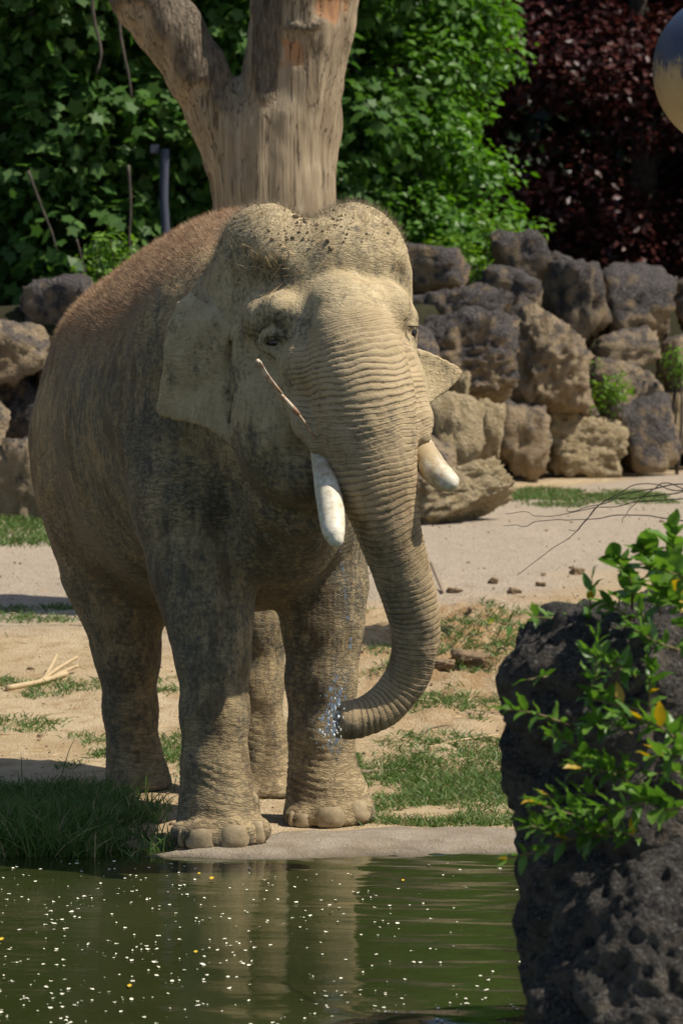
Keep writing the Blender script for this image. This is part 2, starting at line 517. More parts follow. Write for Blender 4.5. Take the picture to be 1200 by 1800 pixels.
# ---- pond water
WZ = -0.022
wx = steps([(-30, -4, 1.0), (-4, 4, 0.05), (4, 31, 1.0)]); wy = steps([(-8, 9.5, 0.5), (9.5, 10.5, 0.05), (10.5, 15.45, 0.0155)])
WX, WY = np.meshgrid(wx, wy)
def ripples(x, y):
    z = 0
    r = np.random.default_rng(5)
    for k in range(26):
        lam = r.uniform(0.09, 0.5); a = r.normal(0, 0.42) + math.pi / 2
        z = z + lam * r.uniform(0.3, 1.0) * np.sin((x * math.cos(a) + y * math.sin(a)) * 2 * math.pi / lam + r.uniform(0, 6.3))
    p = np.stack([x.ravel() * 0.7, y.ravel() * 1.5, 0 * x.ravel()], 1)
    amp = 0.45 + 0.75 * (fbm(p, 2, 141).reshape(x.shape) + 0.35)
    amp = amp * (0.55 + 1.5 * sstep(-0.7, 0.7, x))
    # rings spreading from the drips under the trunk
    rr_ = np.hypot(x - 0.05, y - 14.45)
    ring = np.sin(rr_ * 2 * math.pi / 0.11) * np.exp(-rr_ / 1.1) * 0.35
    return (z * np.clip(amp, 0.15, 2.5) * 0.0021 + ring * 0.0012)
wzv = WZ + ripples(WX, WY) * sstep(9.0, 10.5, WY)
nxw, nyw = len(wx), len(wy)
ia = (np.arange(nyw - 1)[:, None] * nxw + np.arange(nxw - 1)[None]).ravel()
t = MT('pond_water')
co = t.coord('Object'); nb = t.noise(co, 0.7, 4, 0.6)
fine = t.noise(t.coord('Object', scale=(5, 16, 1)), 2.0, 3, 0.5)
M_water = t.set(Base_Color=t.mix(t.mr(nb, 0.3, 0.7), (0.020, 0.026, 0.007), (0.031, 0.037, 0.011)), Roughness=0.04, IOR=1.33,
                Specular_IOR_Level=0.5, Normal=t.bump(fine, 0.10, 0.01))
obj('water', mesh_np('water', np.stack([WX.ravel(), WY.ravel(), wzv.ravel()], 1), np.stack([ia, ia + 1, ia + 1 + nxw, ia + nxw], 1)), M_water, kind='structure')
# ================================================================== boulders
def rock_mat(name, tan_a, tan_b, dark_a, dark_b, lichen, spots=0.4, sc=1.0):
    t = MT(name)
    co = t.coord('Object')
    n1 = t.noise(co, 2.4 * sc, 6, 0.62); n2 = t.noise(co, 9 * sc, 6, 0.68); n3 = t.noise(co, 38 * sc, 4, 0.7)
    g = t.node('ShaderNodeNewGeometry'); sp = t.node('ShaderNodeSeparateXYZ'); t.l.new(g.outputs['Normal'], sp.inputs[0])
    c = t.mix(t.mr(n2, 0.35, 0.65), tan_a, tan_b)
    dk = t.mix(t.mr(n3, 0.35, 0.65), dark_a, dark_b)
    up = t.math('ADD', t.math('MULTIPLY', sp.outputs[2], 0.28), t.math('MULTIPLY', n1, 1.0))
    up = t.math('ADD', up, t.math('MULTIPLY', t.math('SUBTRACT', n2, 0.5), 0.7))
    c = t.mix(t.mr(up, lichen - 0.10, lichen + 0.10), c, dk)
    c = t.mix(t.mr(n3, 0.60, 0.70, 0, spots), c, (0.40, 0.37, 0.33))
    pit = t.vor(t.coord('Object'), 16 * sc, 'F1'); pits = t.ramp(pit, [(0.0, 0.0), (0.30, 1.0)])
    pn = t.mr(n2, 0.50, 0.62)
    hole = t.math('SUBTRACT', 1.0, t.math('MULTIPLY', t.math('SUBTRACT', 1.0, pits), pn))
    h = t.math('ADD', t.math('MULTIPLY', n2, 1.6), t.math('MULTIPLY', n3, 0.8))
    h = t.math('ADD', h, t.math('MULTIPLY', hole, 0.9))
    return t.set(Base_Color=c, Roughness=0.92, Normal=t.bump(h, 1.0, 0.06 / sc), Specular_IOR_Level=0.15)
M_rk_dark = rock_mat('boulder_dark', (0.30, 0.215, 0.125), (0.40, 0.30, 0.185), (0.050, 0.043, 0.040), (0.150, 0.130, 0.120), 0.50)
M_rk_mid = rock_mat('boulder_mid', (0.32, 0.235, 0.14), (0.43, 0.33, 0.21), (0.075, 0.062, 0.052), (0.18, 0.15, 0.125), 0.68)
M_rk_tan = rock_mat('boulder_tan', (0.36, 0.27, 0.145), (0.50, 0.40, 0.245), (0.17, 0.13, 0.075), (0.27, 0.21, 0.13), 0.88, 0.2)
M_rk_black = rock_mat('boulder_black', (0.10, 0.080, 0.058), (0.21, 0.18, 0.14), (0.020, 0.018, 0.017), (0.095, 0.084, 0.072), 0.52, 0.55, 2.2)

def ico(sub):
    bm = bmesh.new(); bmesh.ops.create_icosphere(bm, subdivisions=sub, radius=1)
    v = np.array([q.co[:] for q in bm.verts]); f = np.array([[q.index for q in fc.verts] for fc in bm.faces]); bm.free()
    return v, f
ICO = {k: ico(k) for k in (3, 4, 5, 6)}
ICO_S = ico(1)

def boulder_shape(seed, sub, rough=0.10, nplanes=15, p=16):
    r = np.random.default_rng(seed); v, f = ICO[sub]
    ax = np.array([(1, 0, 0), (-1, 0, 0), (0, 1, 0), (0, -1, 0), (0, 0, 1), (0, 0, -1)], float) + r.normal(size=(6, 3)) * 0.28
    n = np.concatenate([ax, r.normal(size=(nplanes - 6, 3))]); n /= np.linalg.norm(n, axis=1)[:, None]
    o = np.concatenate([r.uniform(0.62, 0.80, 6), r.uniform(0.82, 1.05, nplanes - 6)])
    dt = np.clip((v @ n.T) / o, 0, None)
    rad = (np.sum(dt ** p, 1) + 0.75 ** p * 0.2) ** (-1.0 / p)
    q = v * rad[:, None]
    off = r.uniform(-50, 50, 3)
    rid = 1 - 2 * np.abs(fbm(q * 2.2 + off, 4, seed % 97))
    q = q * (1 + rough * 0.9 * (rid - 0.6) + rough * 1.0 * fbm(q * 6 + off, 3, seed % 89) + rough * 0.8 * fbm(q * 15 + off, 2, seed % 83) - rough * 1.2 * np.clip(fbm(q * 8 - off, 2, seed % 79) - 0.2, 0, 1))[:, None]
    lo_, hi_ = q.min(0), q.max(0)
    return (q - (lo_ + hi_) / 2) / ((hi_ - lo_) / 2), f

def boulder(px0, px1, py0, py1, d, mat, label, seed, group=None, sub=4, depth=0.85, rough=0.10, grow=1.0, roll=None):
    s = d / FPX
    hx, hz = (px1 - px0) / 2 * s * grow, (py1 - py0) / 2 * s * grow
    hy = depth * 0.5 * (hx + hz)
    c = P((px0 + px1) / 2, (py0 + py1) / 2, d)
    v, f = boulder_shape(seed, sub, rough)
    v = v * np.array([hx, hy, hz])
    if roll:
        ca, sa = math.cos(roll), math.sin(roll)
        v = np.stack([v[:, 0] * ca - v[:, 2] * sa, v[:, 1], v[:, 0] * sa + v[:, 2] * ca], 1)
        ex = np.abs(v).max(0); v = v * np.array([hx / ex[0], 1, hz / ex[2]])
    return obj('boulder', mesh_np('boulder', v, f), mat, None, label, 'boulder', group, loc=c)

if want('rocks'):
    GR = 'boulders of the wall beside the path'
    D, Md, Tn = M_rk_dark, M_rk_mid, M_rk_tan
    for i, (a, lab) in enumerate((
        ((700, 822, 432, 540, 33.6, D), 'dark flat-topped boulder behind the brow of the elephant on the wall top'),
        ((862, 968, 400, 505, 35.6, D), 'pointed dark grey boulder that peaks highest on the rock wall'),
        ((822, 962, 464, 570, 34.6, D), 'low dark rock slab just below the pointed peak boulder'),
        ((716, 905, 498, 640, 32.6, D), 'long dark overhanging slab in the upper wall with a tan lower edge'),
        ((720, 908, 545, 712, 31.8, D), 'wide dark boulder directly above the ear and the yellow rocks'),
        ((886, 1050, 525, 732, 33.6, Md), 'largest rounded boulder of the wall with grey top and tan underside'),
        ((950, 1068, 452, 612, 35.4, D), 'upright grey boulder right behind the largest rounded boulder'),
        ((958, 1018, 442, 492, 36.2, D), 'small dark stone wedged beside the pointed peak boulder'),
        ((1046, 1184, 462, 606, 35.6, D), 'big blocky grey boulder at the top end of the wall'),
        ((1040, 1156, 575, 664, 35.2, Md), 'squat brownish boulder under the big blocky grey one'),
        ((1150, 1262, 585, 700, 35.6, Md), 'smooth tan boulder at the far end of the wall, halfway up'),
        ((1036, 1170, 628, 735, 34.9, Md), 'brown boulder with a green weed growing at its side'),
        ((1076, 1198, 694, 832, 34.3, D), 'dark grey leaning boulder standing on the path at the wall foot'),
        ((1160, 1290, 684, 805, 35.4, Tn), 'tan boulder behind the dark leaning boulder at the wall foot'),
        ((1176, 1300, 476, 600, 36.2, D), 'shadowed dark boulder closing the top of the wall at its end'),
        ((732, 848, 690, 838, 28.6, Tn), 'yellow pitted boulder resting on the broad yellow block'),
        ((826, 886, 704, 838, 29.2, Tn), 'narrow upright yellow stone beside the pitted yellow boulder'),
        ((722, 898, 806, 936, 27.6, Tn), 'broad yellow block lying lowest in front of the wall'),
        ((866, 970, 696, 846, 33.2, Md), 'greyish wedge boulder sloping down to the path'),
        ((926, 1100, 722, 838, 34.0, Tn), 'long tan boulder at the wall foot below the largest boulder'),
        ((996, 1064, 690, 788, 34.4, Md), 'grey wedge stone jammed between the long tan boulder and the weed'),
        ((790, 826, 652, 712, 29.6, Tn), 'small tan stone peeping out beside the tip of the ear'),
        ((640, 740, 520, 720, 30.2, D), 'dark boulder of the wall mostly hidden behind the head'),
        ((1092, 1176, 798, 842, 34.9, Tn), 'low tan stone half buried behind the dark leaning boulder'))):
        boulder(*a, lab, 300 + i * 7 + (3 if i == 17 else 0), GR, sub=5 if (a[1] - a[0]) > 150 else 4, roll=(0.25 * math.sin(i * 2.3)), rough=0.13, grow=1.09)
    GL = 'boulders of the wall behind the rump'
    for i, (a, lab) in enumerate((
        ((26, 176, 484, 600, 29.6, D), 'dark rounded boulder on top of the wall behind the rump'),
        ((-60, 90, 545, 684, 28.8, Md), 'pale grey boulder on the second course behind the rump'),
        ((-20, 74, 660, 800, 29.0, D), 'recessed dark boulder below the pale grey one'),
        ((-60, 22, 690, 800, 28.3, Md), 'brown stone jutting out over the grass behind the rump'),
        ((-50, 110, 770, 940, 28.2, Md), 'large brown boulder standing in the grass behind the rump'),
        ((60, 190, 600, 780, 29.0, D), 'grey boulder partly hidden by the flank of the elephant'),
        ((-150, -40, 500, 640, 29.2, D), 'dark boulder leaning at the outer end of the wall behind the rump'))):
        boulder(*a, lab, 700 + i * 7, GL, sub=4, roll=0.2 * math.sin(i * 1.7), rough=0.13, grow=1.08)
    GM = 'boulders hidden behind the elephant'
    ORD = ('nearest the yellow block', 'second from the yellow block', 'third from the yellow block', 'third from the rump end', 'second from the rump end', 'nearest the rump end')[::-1]
    for i, x0 in enumerate(range(150, 680, 105)):
        boulder(x0, x0 + 130, 740, 950, 28.4, Md, 'brown wall-foot boulder behind the elephant, ' + ORD[i], 800 + i * 3, GM, sub=3)
        boulder(x0 - 40, x0 + 100, 560, 760, 29.2, D, 'dark upper wall boulder behind the elephant, ' + ORD[i], 900 + i * 3, GM + ', upper course', sub=3)
    r = np.random.default_rng(17)
    for s_, q in ((-1, 'past the rump end'), (1, 'past the dark leaning boulder')):
        for i in range(7):
            x = s_ * (4.3 + i * 1.0) if s_ > 0 else -3.9 - i * 1.0
            y = float(wall_line(x)) - 0.1
            for j, (mt, nm) in enumerate(((Md, 'brown lower'), (D, 'dark upper'))):
                v, f = boulder_shape(1500 + i * 5 + j + (s_ + 1) * 40, 4, 0.13)
                v = v * np.array([0.62, 0.5, 0.60]) * r.uniform(0.88, 1.15, 3)
                g = gz1(x, y - 0.3)
                obj('boulder', mesh_np('boulder', v, f), mt, None, '%s boulder of the wall, %s %s' % (nm, ('first', 'second', 'third', 'fourth', 'fifth', 'sixth', 'last')[i], q), 'boulder', 'outer boulders of the wall', loc=(x + 0.4 * j, y + 0.45 * j, g + 0.35 + 0.95 * j))
    # foreground boulders standing in the pond
    def fore(rows, lo_, hi_, vx, label, seed):
        fd = make_field(lo_, hi_, vx, 0.12)
        for (px, py, d, rx, ry, rz, k) in rows: fd.epx(px, py, d, rx, ry, rz, k=k)
        V, Q = fd.nets(); V = smooth(V, Q, 1)
        V, Q = subdivide(V, Q); V = smooth(V, Q, 1)
        N = normals_of(V, Q)
        pit = np.clip(fbm(V * 13, 3, seed + 3) - 0.08, 0, 1); pit2 = np.clip(fbm(V * 34, 2, seed + 5) - 0.1, 0, 1)
        g = (1 - 2 * np.abs(fbm(V * 3.2, 4, seed))) * 0.055 + fbm(V * 8, 4, seed + 1) * 0.05 - pit * 0.075 - pit2 * 0.028
        V = V + N * g[:, None]
        loc = np.array([V[:, 0].mean(), V[:, 1].mean(), V[:, 2].min()])
        obj('boulder', mesh_np('boulder', V - loc, Q), M_rk_black, None, label, 'boulder', 'foreground boulders', loc=loc)
    fore([(1015, 1190, 10.25, 122, 0.34, 92, 0.06), (1075, 1330, 10.25, 165, 0.40, 230, 0.10), (1100, 1520, 10.25, 172, 0.42, 260, 0.1), (1130, 1720, 10.2, 190, 0.42, 260, 0.1), (1230, 1500, 10.35, 260, 0.5, 420, 0.12)],
         [0.40, 9.55, -0.75], [1.75, 11.0, 1.60], 0.024, 'tall blackish pitted boulder overgrown with leafy sprigs in the pond', 41)
    fore([(1130, 1790, 9.45, 180, 0.34, 230, 0.1), (1260, 1760, 9.45, 240, 0.36, 270, 0.1), (1160, 1950, 9.4, 230, 0.4, 260, 0.1)],
         [0.40, 8.85, -0.85], [1.65, 10.0, 1.2], 0.024, 'low rough blackish boulder in front of the overgrown one', 58)
    fore([(1180, 1210, 10.75, 150, 0.36, 150, 0.1), (1300, 1350, 10.85, 260, 0.45, 330, 0.1)],
         [0.55, 10.1, 0.0], [2.1, 11.6, 1.95], 0.026, 'blackish boulder behind the overgrown one, topped by big leaves', 66)
# ================================================================== trees
def leaf_mat(name, a, b, trans=0.35, rough=0.45, spec=0.4):
    t = MT(name)
    r = t.attr('v')
    c = t.mix(r, a, b)
    m = t.set(Base_Color=c, Roughness=rough, Specular_IOR_Level=spec)
    tr = t.node('ShaderNodeBsdfTranslucent'); 
    hs = t.node('ShaderNodeHueSaturation'); t.l.new(c, hs.inputs['Color']); hs.inputs['Value'].default_value = 1.5; hs.inputs['Saturation'].default_value = 1.1
    t.l.new(hs.outputs[0], tr.inputs[0])
    mx = t.node('ShaderNodeMixShader'); mx.inputs[0].default_value = trans
    t.l.new(t.b.outputs[0], mx.inputs[1]); t.l.new(tr.outputs[0], mx.inputs[2]); t.l.new(mx.outputs[0], t.out.inputs[0])
    return m
M_maple = leaf_mat('maple_leaf', (0.038, 0.095, 0.018), (0.090, 0.175, 0.034), 0.35, 0.5, 0.25)
M_horn = leaf_mat('hornbeam_leaf', (0.060, 0.150, 0.016), (0.125, 0.260, 0.030), 0.4)
M_copper = leaf_mat('copper_leaf', (0.035, 0.012, 0.012), (0.110, 0.030, 0.022), 0.25, 0.42, 0.3)
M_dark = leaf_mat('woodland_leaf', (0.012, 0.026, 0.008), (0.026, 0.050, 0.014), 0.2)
M_shrub = leaf_mat('shrub_leaf', (0.10, 0.20, 0.02), (0.17, 0.29, 0.035), 0.4)
t = MT('tree_bark'); nb = t.noise(t.coord('Object', scale=(6, 6, 1.2)), 4, 5)
M_bark = t.set(Base_Color=t.mix(nb, (0.045, 0.036, 0.026), (0.13, 0.105, 0.08)), Normal=t.bump(nb, 0.8, 0.03))

def leaf_shape(kind):
    if kind == 'maple':
        pts = [(0, 0)]
        ang = [-122, -95, -60, -30, 0, 30, 60, 95, 122, 180]
        rad = [0.60, 0.46, 0.86, 0.60, 1.05, 0.60, 0.86, 0.46, 0.60, 0.34]
        P2 = [(r * math.sin(math.radians(a)) * 0.62, 0.30 + 0.62 * r * math.cos(math.radians(a))) for a, r in zip(ang, rad)]
        V = [(x, y, -0.16 * abs(x) - 0.06 * (y - .3) ** 2) for x, y in P2]
        return np.array(V), np.array([list(range(len(P2)))[::-1]])
    V = np.array([(0, 0, 0), (0.31, 0.45, 0.08), (0, 1, -0.04), (-0.31, 0.45, 0.08)], float)
    if kind == 'long': V = V * np.array([0.55, 1, 1])
    return V, np.array([(0, 1, 2), (0, 2, 3)])

def leaves(pos, nrm, size, kind, r, droop=0.5):
    """one mesh of leaves: pos (N,3), nrm (N,3) facing, size (N,)"""
    n = len(pos); LVt, LF = leaf_shape(kind)
    nrm = nrm / (np.linalg.norm(nrm, axis=1)[:, None] + 1e-9)
    d = r.normal(size=(n, 3)); d[:, 2] -= droop
    d -= nrm * np.sum(d * nrm, 1)[:, None]; d /= np.linalg.norm(d, axis=1)[:, None] + 1e-9
    s = np.cross(d, nrm)
    V = pos[:, None, :] + size[:, None, None] * (LVt[None, :, 0:1] * s[:, None, :] + LVt[None, :, 1:2] * d[:, None, :] + LVt[None, :, 2:3] * nrm[:, None, :])
    F_ = (LF[None] + (np.arange(n) * len(LVt))[:, None, None]).reshape(-1, LF.shape[1])
    return V.reshape(-1, 3), F_, len(LVt)

def crown(centers, radii, per, size, kind, r, up=0.6, sunside=None):
    pos = []; nr = []; vv = []
    for c, rad in zip(centers, radii):
        n = int(per * (rad.mean() / 0.6) ** 2)
        u = r.normal(size=(n, 3)); u /= np.linalg.norm(u, axis=1)[:, None]
        q = u * (r.uniform(0.35, 1.0, n) ** 0.5)[:, None]
        q *= (1 + 0.25 * vnoise(u * 2.2 + c, 3))[:, None]
        pos.append(c + q * rad)
        nn_ = u * 0.55 + r.normal(size=(n, 3)) * 0.45; nn_[:, 2] += up
        nr.append(nn_); vv.append(np.clip(r.normal(0.5 + 0.12 * r.normal(), 0.25, n), 0, 1))
    pos = np.concatenate(pos); nr = np.concatenate(nr); vv = np.concatenate(vv)
    sz = size * r.uniform(0.65, 1.25, len(pos))
    V, F_, k = leaves(pos, nr, sz, kind, r)
    return V, F_, np.repeat(vv, k)

def tree(name, base, label, env, per, nclump, crad, size, kind, mat, seed, trunk_r=0.14, group=None, cat='tree', limbs=6, up=0.6):
    """env(u in 0..1 height, angle) -> point on the crown's skin; clumps hang on it"""
    r = np.random.default_rng(seed)
    base = np.array(base, float); base[2] = gz1(base[0], base[1]) - 0.05
    root = empty(name, base, label, cat, group)
    cs = []; rs = []
    for i in range(nclump):
        u = r.uniform() ; a = r.uniform(0, 2 * math.pi); f = r.uniform(0.45, 1.0) ** 0.5
        cs.append(env(u, a, f)); rs.append(crad * r.uniform(0.6, 1.35) * np.array([1.15, 1.15, 0.75]))
    cs = np.array(cs); rs = np.array(rs)
    V, F_, vv = crown(cs - base, rs, per, size, kind, r, up)
    me = mesh_np('crown', V, F_, smooth=False); attr(me, 'v', vv)
    obj('crown', me, mat, root)
    top = cs[:, 2].max() - base[2]
    pts = spline(np.array([(0, 0, 0), (0.05, 0.02, top * 0.3), (-0.06, 0.05, top * 0.6), (0.03, 0, top * 0.95)]), 14)
    parts = [tube(pts, np.linspace(trunk_r, trunk_r * 0.2, 14), 10)]
    for i in r.choice(len(cs), min(limbs, len(cs)), replace=False):
        tgt = cs[i] - base; h = max(0.3, tgt[2] - 0.5 * np.hypot(tgt[0], tgt[1]))
        k = np.argmin(np.abs(pts[:, 2] - h)); st = pts[k]
        mid = (st + tgt) / 2 + np.array([0, 0, 0.15]) + r.normal(size=3) * 0.1
        parts.append(tube(spline(np.array([st, mid, tgt]), 9), np.linspace(trunk_r * 0.38, trunk_r * 0.08, 9), 6))
    v_, f_ = join(parts)
    obj('trunk', mesh_np('trunk', v_, f_), M_bark, root)
    return root

def ellipsoid_env(cx, cy, cz, rx, ry, rz):
    def e(u, a, f):
        z = 2 * u - 1; q = math.sqrt(max(0.0, 1 - z * z))
        return np.array([cx + rx * q * math.cos(a) * f, cy + ry * q * math.sin(a) * f, cz + rz * z * f])
    return e
def cone_env(cx, cy, z0, z1, r0):
    def e(u, a, f):
        rad = r0 * (1 - 0.62 * u) ** 0.8 * (0.7 + 0.3 * min(1, u * 6))
        return np.array([cx + rad * f * math.cos(a), cy + rad * f * math.sin(a), z0 + (z1 - z0) * u])
    return e

if want('trees'):
    GT = 'trees on the terrace behind the wall'
    tree('maple_tree', (-3.3, 35.5, 0), 'dark green maple with broad lobed leaves above the rump', ellipsoid_env(-3.3, 35.0, 5.6, 2.5, 2.0, 3.6), 225, 75, 0.75, 0.185, 'maple', M_maple, 1, 0.17, GT)
    tree('maple_tree', (-1.25, 37.5, 0), 'green maple seen through the fork of the bare trunk', ellipsoid_env(-1.25, 37.2, 5.8, 1.75, 1.8, 3.9), 225, 70, 0.75, 0.18, 'maple', M_maple, 2, 0.16, GT)
    tree('maple_tree', (-5.6, 38.5, 0), 'shaded maple growing furthest out behind the rump', ellipsoid_env(-5.4, 38.2, 5.6, 2.4, 1.8, 3.8), 70, 60, 0.8, 0.30, 'maple', M_maple, 3, 0.16, GT)
    tree('hornbeam_tree', (0.82, 38.6, 0), 'bright fresh-green upright young tree beside the copper-leaved one', cone_env(0.82, 38.3, 2.4, 9.6, 1.05), 620, 80, 0.50, 0.115, 'oval', M_horn, 4, 0.09, GT, up=0.8)
    tree('copper_beech', (4.2, 47.0, 0), 'dark purple copper-leaved tree above the boulder wall', ellipsoid_env(4.2, 46.6, 6.9, 3.4, 2.2, 4.7), 400, 120, 0.8, 0.125, 'oval', M_copper, 5, 0.25, GT, up=0.75)
    tree('copper_beech', (7.9, 48.6, 0), 'second copper-leaved tree, hidden behind the hanging ball', ellipsoid_env(7.9, 48.2, 6.8, 2.6, 2.0, 4.2), 200, 60, 0.9, 0.15, 'oval', M_copper, 6, 0.2, GT)
    # dark wood further back on the slope
    GB = 'dark trees of the wooded slope'
    r6 = np.random.default_rng(66)
    WL = ['dark dense slope tree ' + q for q in ('at the outer end behind the shaded maple', 'between the two outer maples', 'behind the maple above the rump', 'behind the bare trunk', 'behind the fresh-green young tree', 'behind the copper-leaved tree', 'between the two copper-leaved trees', 'beyond the hanging ball')]
    for i, x in enumerate((-9.5, -6.5, -3.4, -0.6, 2.0, 5.0, 8.2, 11.0)):
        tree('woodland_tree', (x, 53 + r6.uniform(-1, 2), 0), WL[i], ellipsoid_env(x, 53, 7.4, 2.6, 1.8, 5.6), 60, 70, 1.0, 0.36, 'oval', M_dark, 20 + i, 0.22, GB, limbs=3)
    for i, (x, y, q) in enumerate(((-9.2, 40, 'beyond the shaded maple'), (-13, 42, 'furthest from the shaded maple'), (11.5, 44, 'beyond the second copper-leaved tree'), (15.5, 45, 'furthest from the copper-leaved trees'))):
        tree('maple_tree', (x, y, 0), 'broad green maple ' + q, ellipsoid_env(x, y, 6.2, 3.0, 2.0, 4.4), 65, 60, 1.0, 0.38, 'oval', M_maple, 40 + i, 0.2, GT, limbs=3)
    # bright low shrubs peeping over the boulders
    def shrub(px, py, d, rx, rz, n, label, size=0.075):
        r = np.random.default_rng(int(px)); c = P(px, py, d)
        base = np.array([c[0], c[1], gz1(c[0], c[1])])
        root = empty('shrub', base, label, 'shrub', 'shrubs behind the boulder walls')
        m = 26; cs = np.stack([c[0] + r.normal(0, rx, m), c[1] + r.normal(0, rx * 0.6, m), c[2] + r.normal(0, rz, m)], 1)
        cs[:, 2] = np.maximum(cs[:, 2], base[2] + 0.05)
        V, F_, vv = crown(cs - base, np.full((m, 3), 0.13), n, size, 'oval', r, 0.8)
        me = mesh_np('foliage', V, F_, smooth=False); attr(me, 'v', vv); obj('foliage', me, M_shrub, root)
        v_, f_ = join([tube(spline(np.array([(0, 0, -0.05), (cs[i] - base) * 0.5 + r.normal(size=3) * 0.05, cs[i] - base]), 6), np.linspace(0.012, 0.004, 6), 5) for i in range(0, m, 2)])
        obj('stem', mesh_np('stem', v_, f_), M_bark, root)
    shrub(850, 460, 36.8, 0.24, 0.20, 700, 'bright green shrub between the dark boulders of the wall top')
    shrub(192, 478, 30.4, 0.12, 0.16, 500, 'yellow-green shrub above the dark rounded boulder')
    shrub(905, 430, 37.2, 0.16, 0.22, 400, 'light green sprouting shrub behind the pointed peak boulder')
    shrub(790, 480, 37.4, 0.3, 0.25, 600, 'green shrub at the foot of the fresh-green young tree')
    shrub(1072, 688, 34.0, 0.09, 0.10, 260, 'small green weed growing out of the boulder wall', 0.06)
    shrub(1190, 640, 34.6, 0.05, 0.08, 200, 'little green weed between boulders at the wall end', 0.06)

# ---- bare branches hanging before the leaves
if want('trees'):
    for i, (pts, r0, lab) in enumerate((
        ([(205, -40), (212, 60), (226, 130), (232, 172)], 0.018, 'bare hanging branch between the leaves and the slanting limb'),
        ([(226, 290), (230, 360), (228, 420), (231, 470)], 0.016, 'thin bare stem standing beside the slate-blue post'),
        ([(50, 300), (72, 360), (92, 410), (100, 440)], 0.014, 'thin bare twig slanting through the dark maple leaves'),
        ([(160, -40), (165, 30), (178, 90), (170, 130)], 0.020, 'bare branch hanging from the maple above the rump'),
        ([(135, 420), (146, 460), (156, 500)], 0.010, 'thin pale stalk rising behind the dark rounded boulder'))):
        p = np.array([P(a, b, 32.3) for a, b in pts]); v, f = tube(spline(p, 16) - p[0], np.linspace(r0, r0 * 0.5, 16) + 0.002 * np.sin(np.arange(16) * 2.1), 7)
        obj('bare_branch', mesh_np('bare_branch', v, f), M_bark, None, lab, 'branch', 'bare branches before the maples', loc=p[0])

# ---- the bare dead tree
t = MT('dead_wood')
a_b = t.attr('bark')
co = t.coord('Object'); cs_ = t.coord('Object', scale=(9, 9, 0.9))
g1 = t.noise(cs_, 2.2, 6, 0.65); g2 = t.noise(t.coord('Object', scale=(30, 30, 1.6)), 2.0, 4, 0.6); n1 = t.noise(co, 3.0, 6, 0.65)
c = t.mix(t.mr(g1, 0.3, 0.7), (0.20, 0.145, 0.086), (0.40, 0.315, 0.205))
c = t.mix(t.mr(g2, 0.58, 0.70, 0, 0.55), c, (0.11, 0.078, 0.045))
c = t.mix(t.mr(n1, 0.56, 0.68, 0, 0.55), c, (0.12, 0.090, 0.055))
c = t.mix(t.attr('raw'), c, (0.40, 0.21, 0.105))
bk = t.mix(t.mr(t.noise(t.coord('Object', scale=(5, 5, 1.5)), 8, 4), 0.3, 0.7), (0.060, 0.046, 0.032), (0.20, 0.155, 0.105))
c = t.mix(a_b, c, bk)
ck = t.math('ABSOLUTE', t.math('SUBTRACT', t.noise(t.coord('Object', scale=(9, 9, 0.35)), 1.6, 3, 0.5), 0.5)); ckm = t.mr(ck, 0.0, 0.012)
c = t.mix(t.math('MULTIPLY', t.math('SUBTRACT', 1.0, ckm), 0.75), c, (0.03, 0.02, 0.012))
h = t.math('ADD', t.math('MULTIPLY', g2, 0.6), t.math('MULTIPLY', ckm, 0.8))
h = t.math('ADD', h, t.math('MULTIPLY', t.noise(t.coord('Object', scale=(3, 3, 1)), 14, 4), t.math('MULTIPLY', a_b, 2.0)))
M_dead = t.set(Base_Color=c, Roughness=0.85, Normal=t.bump(h, 0.8, 0.02))
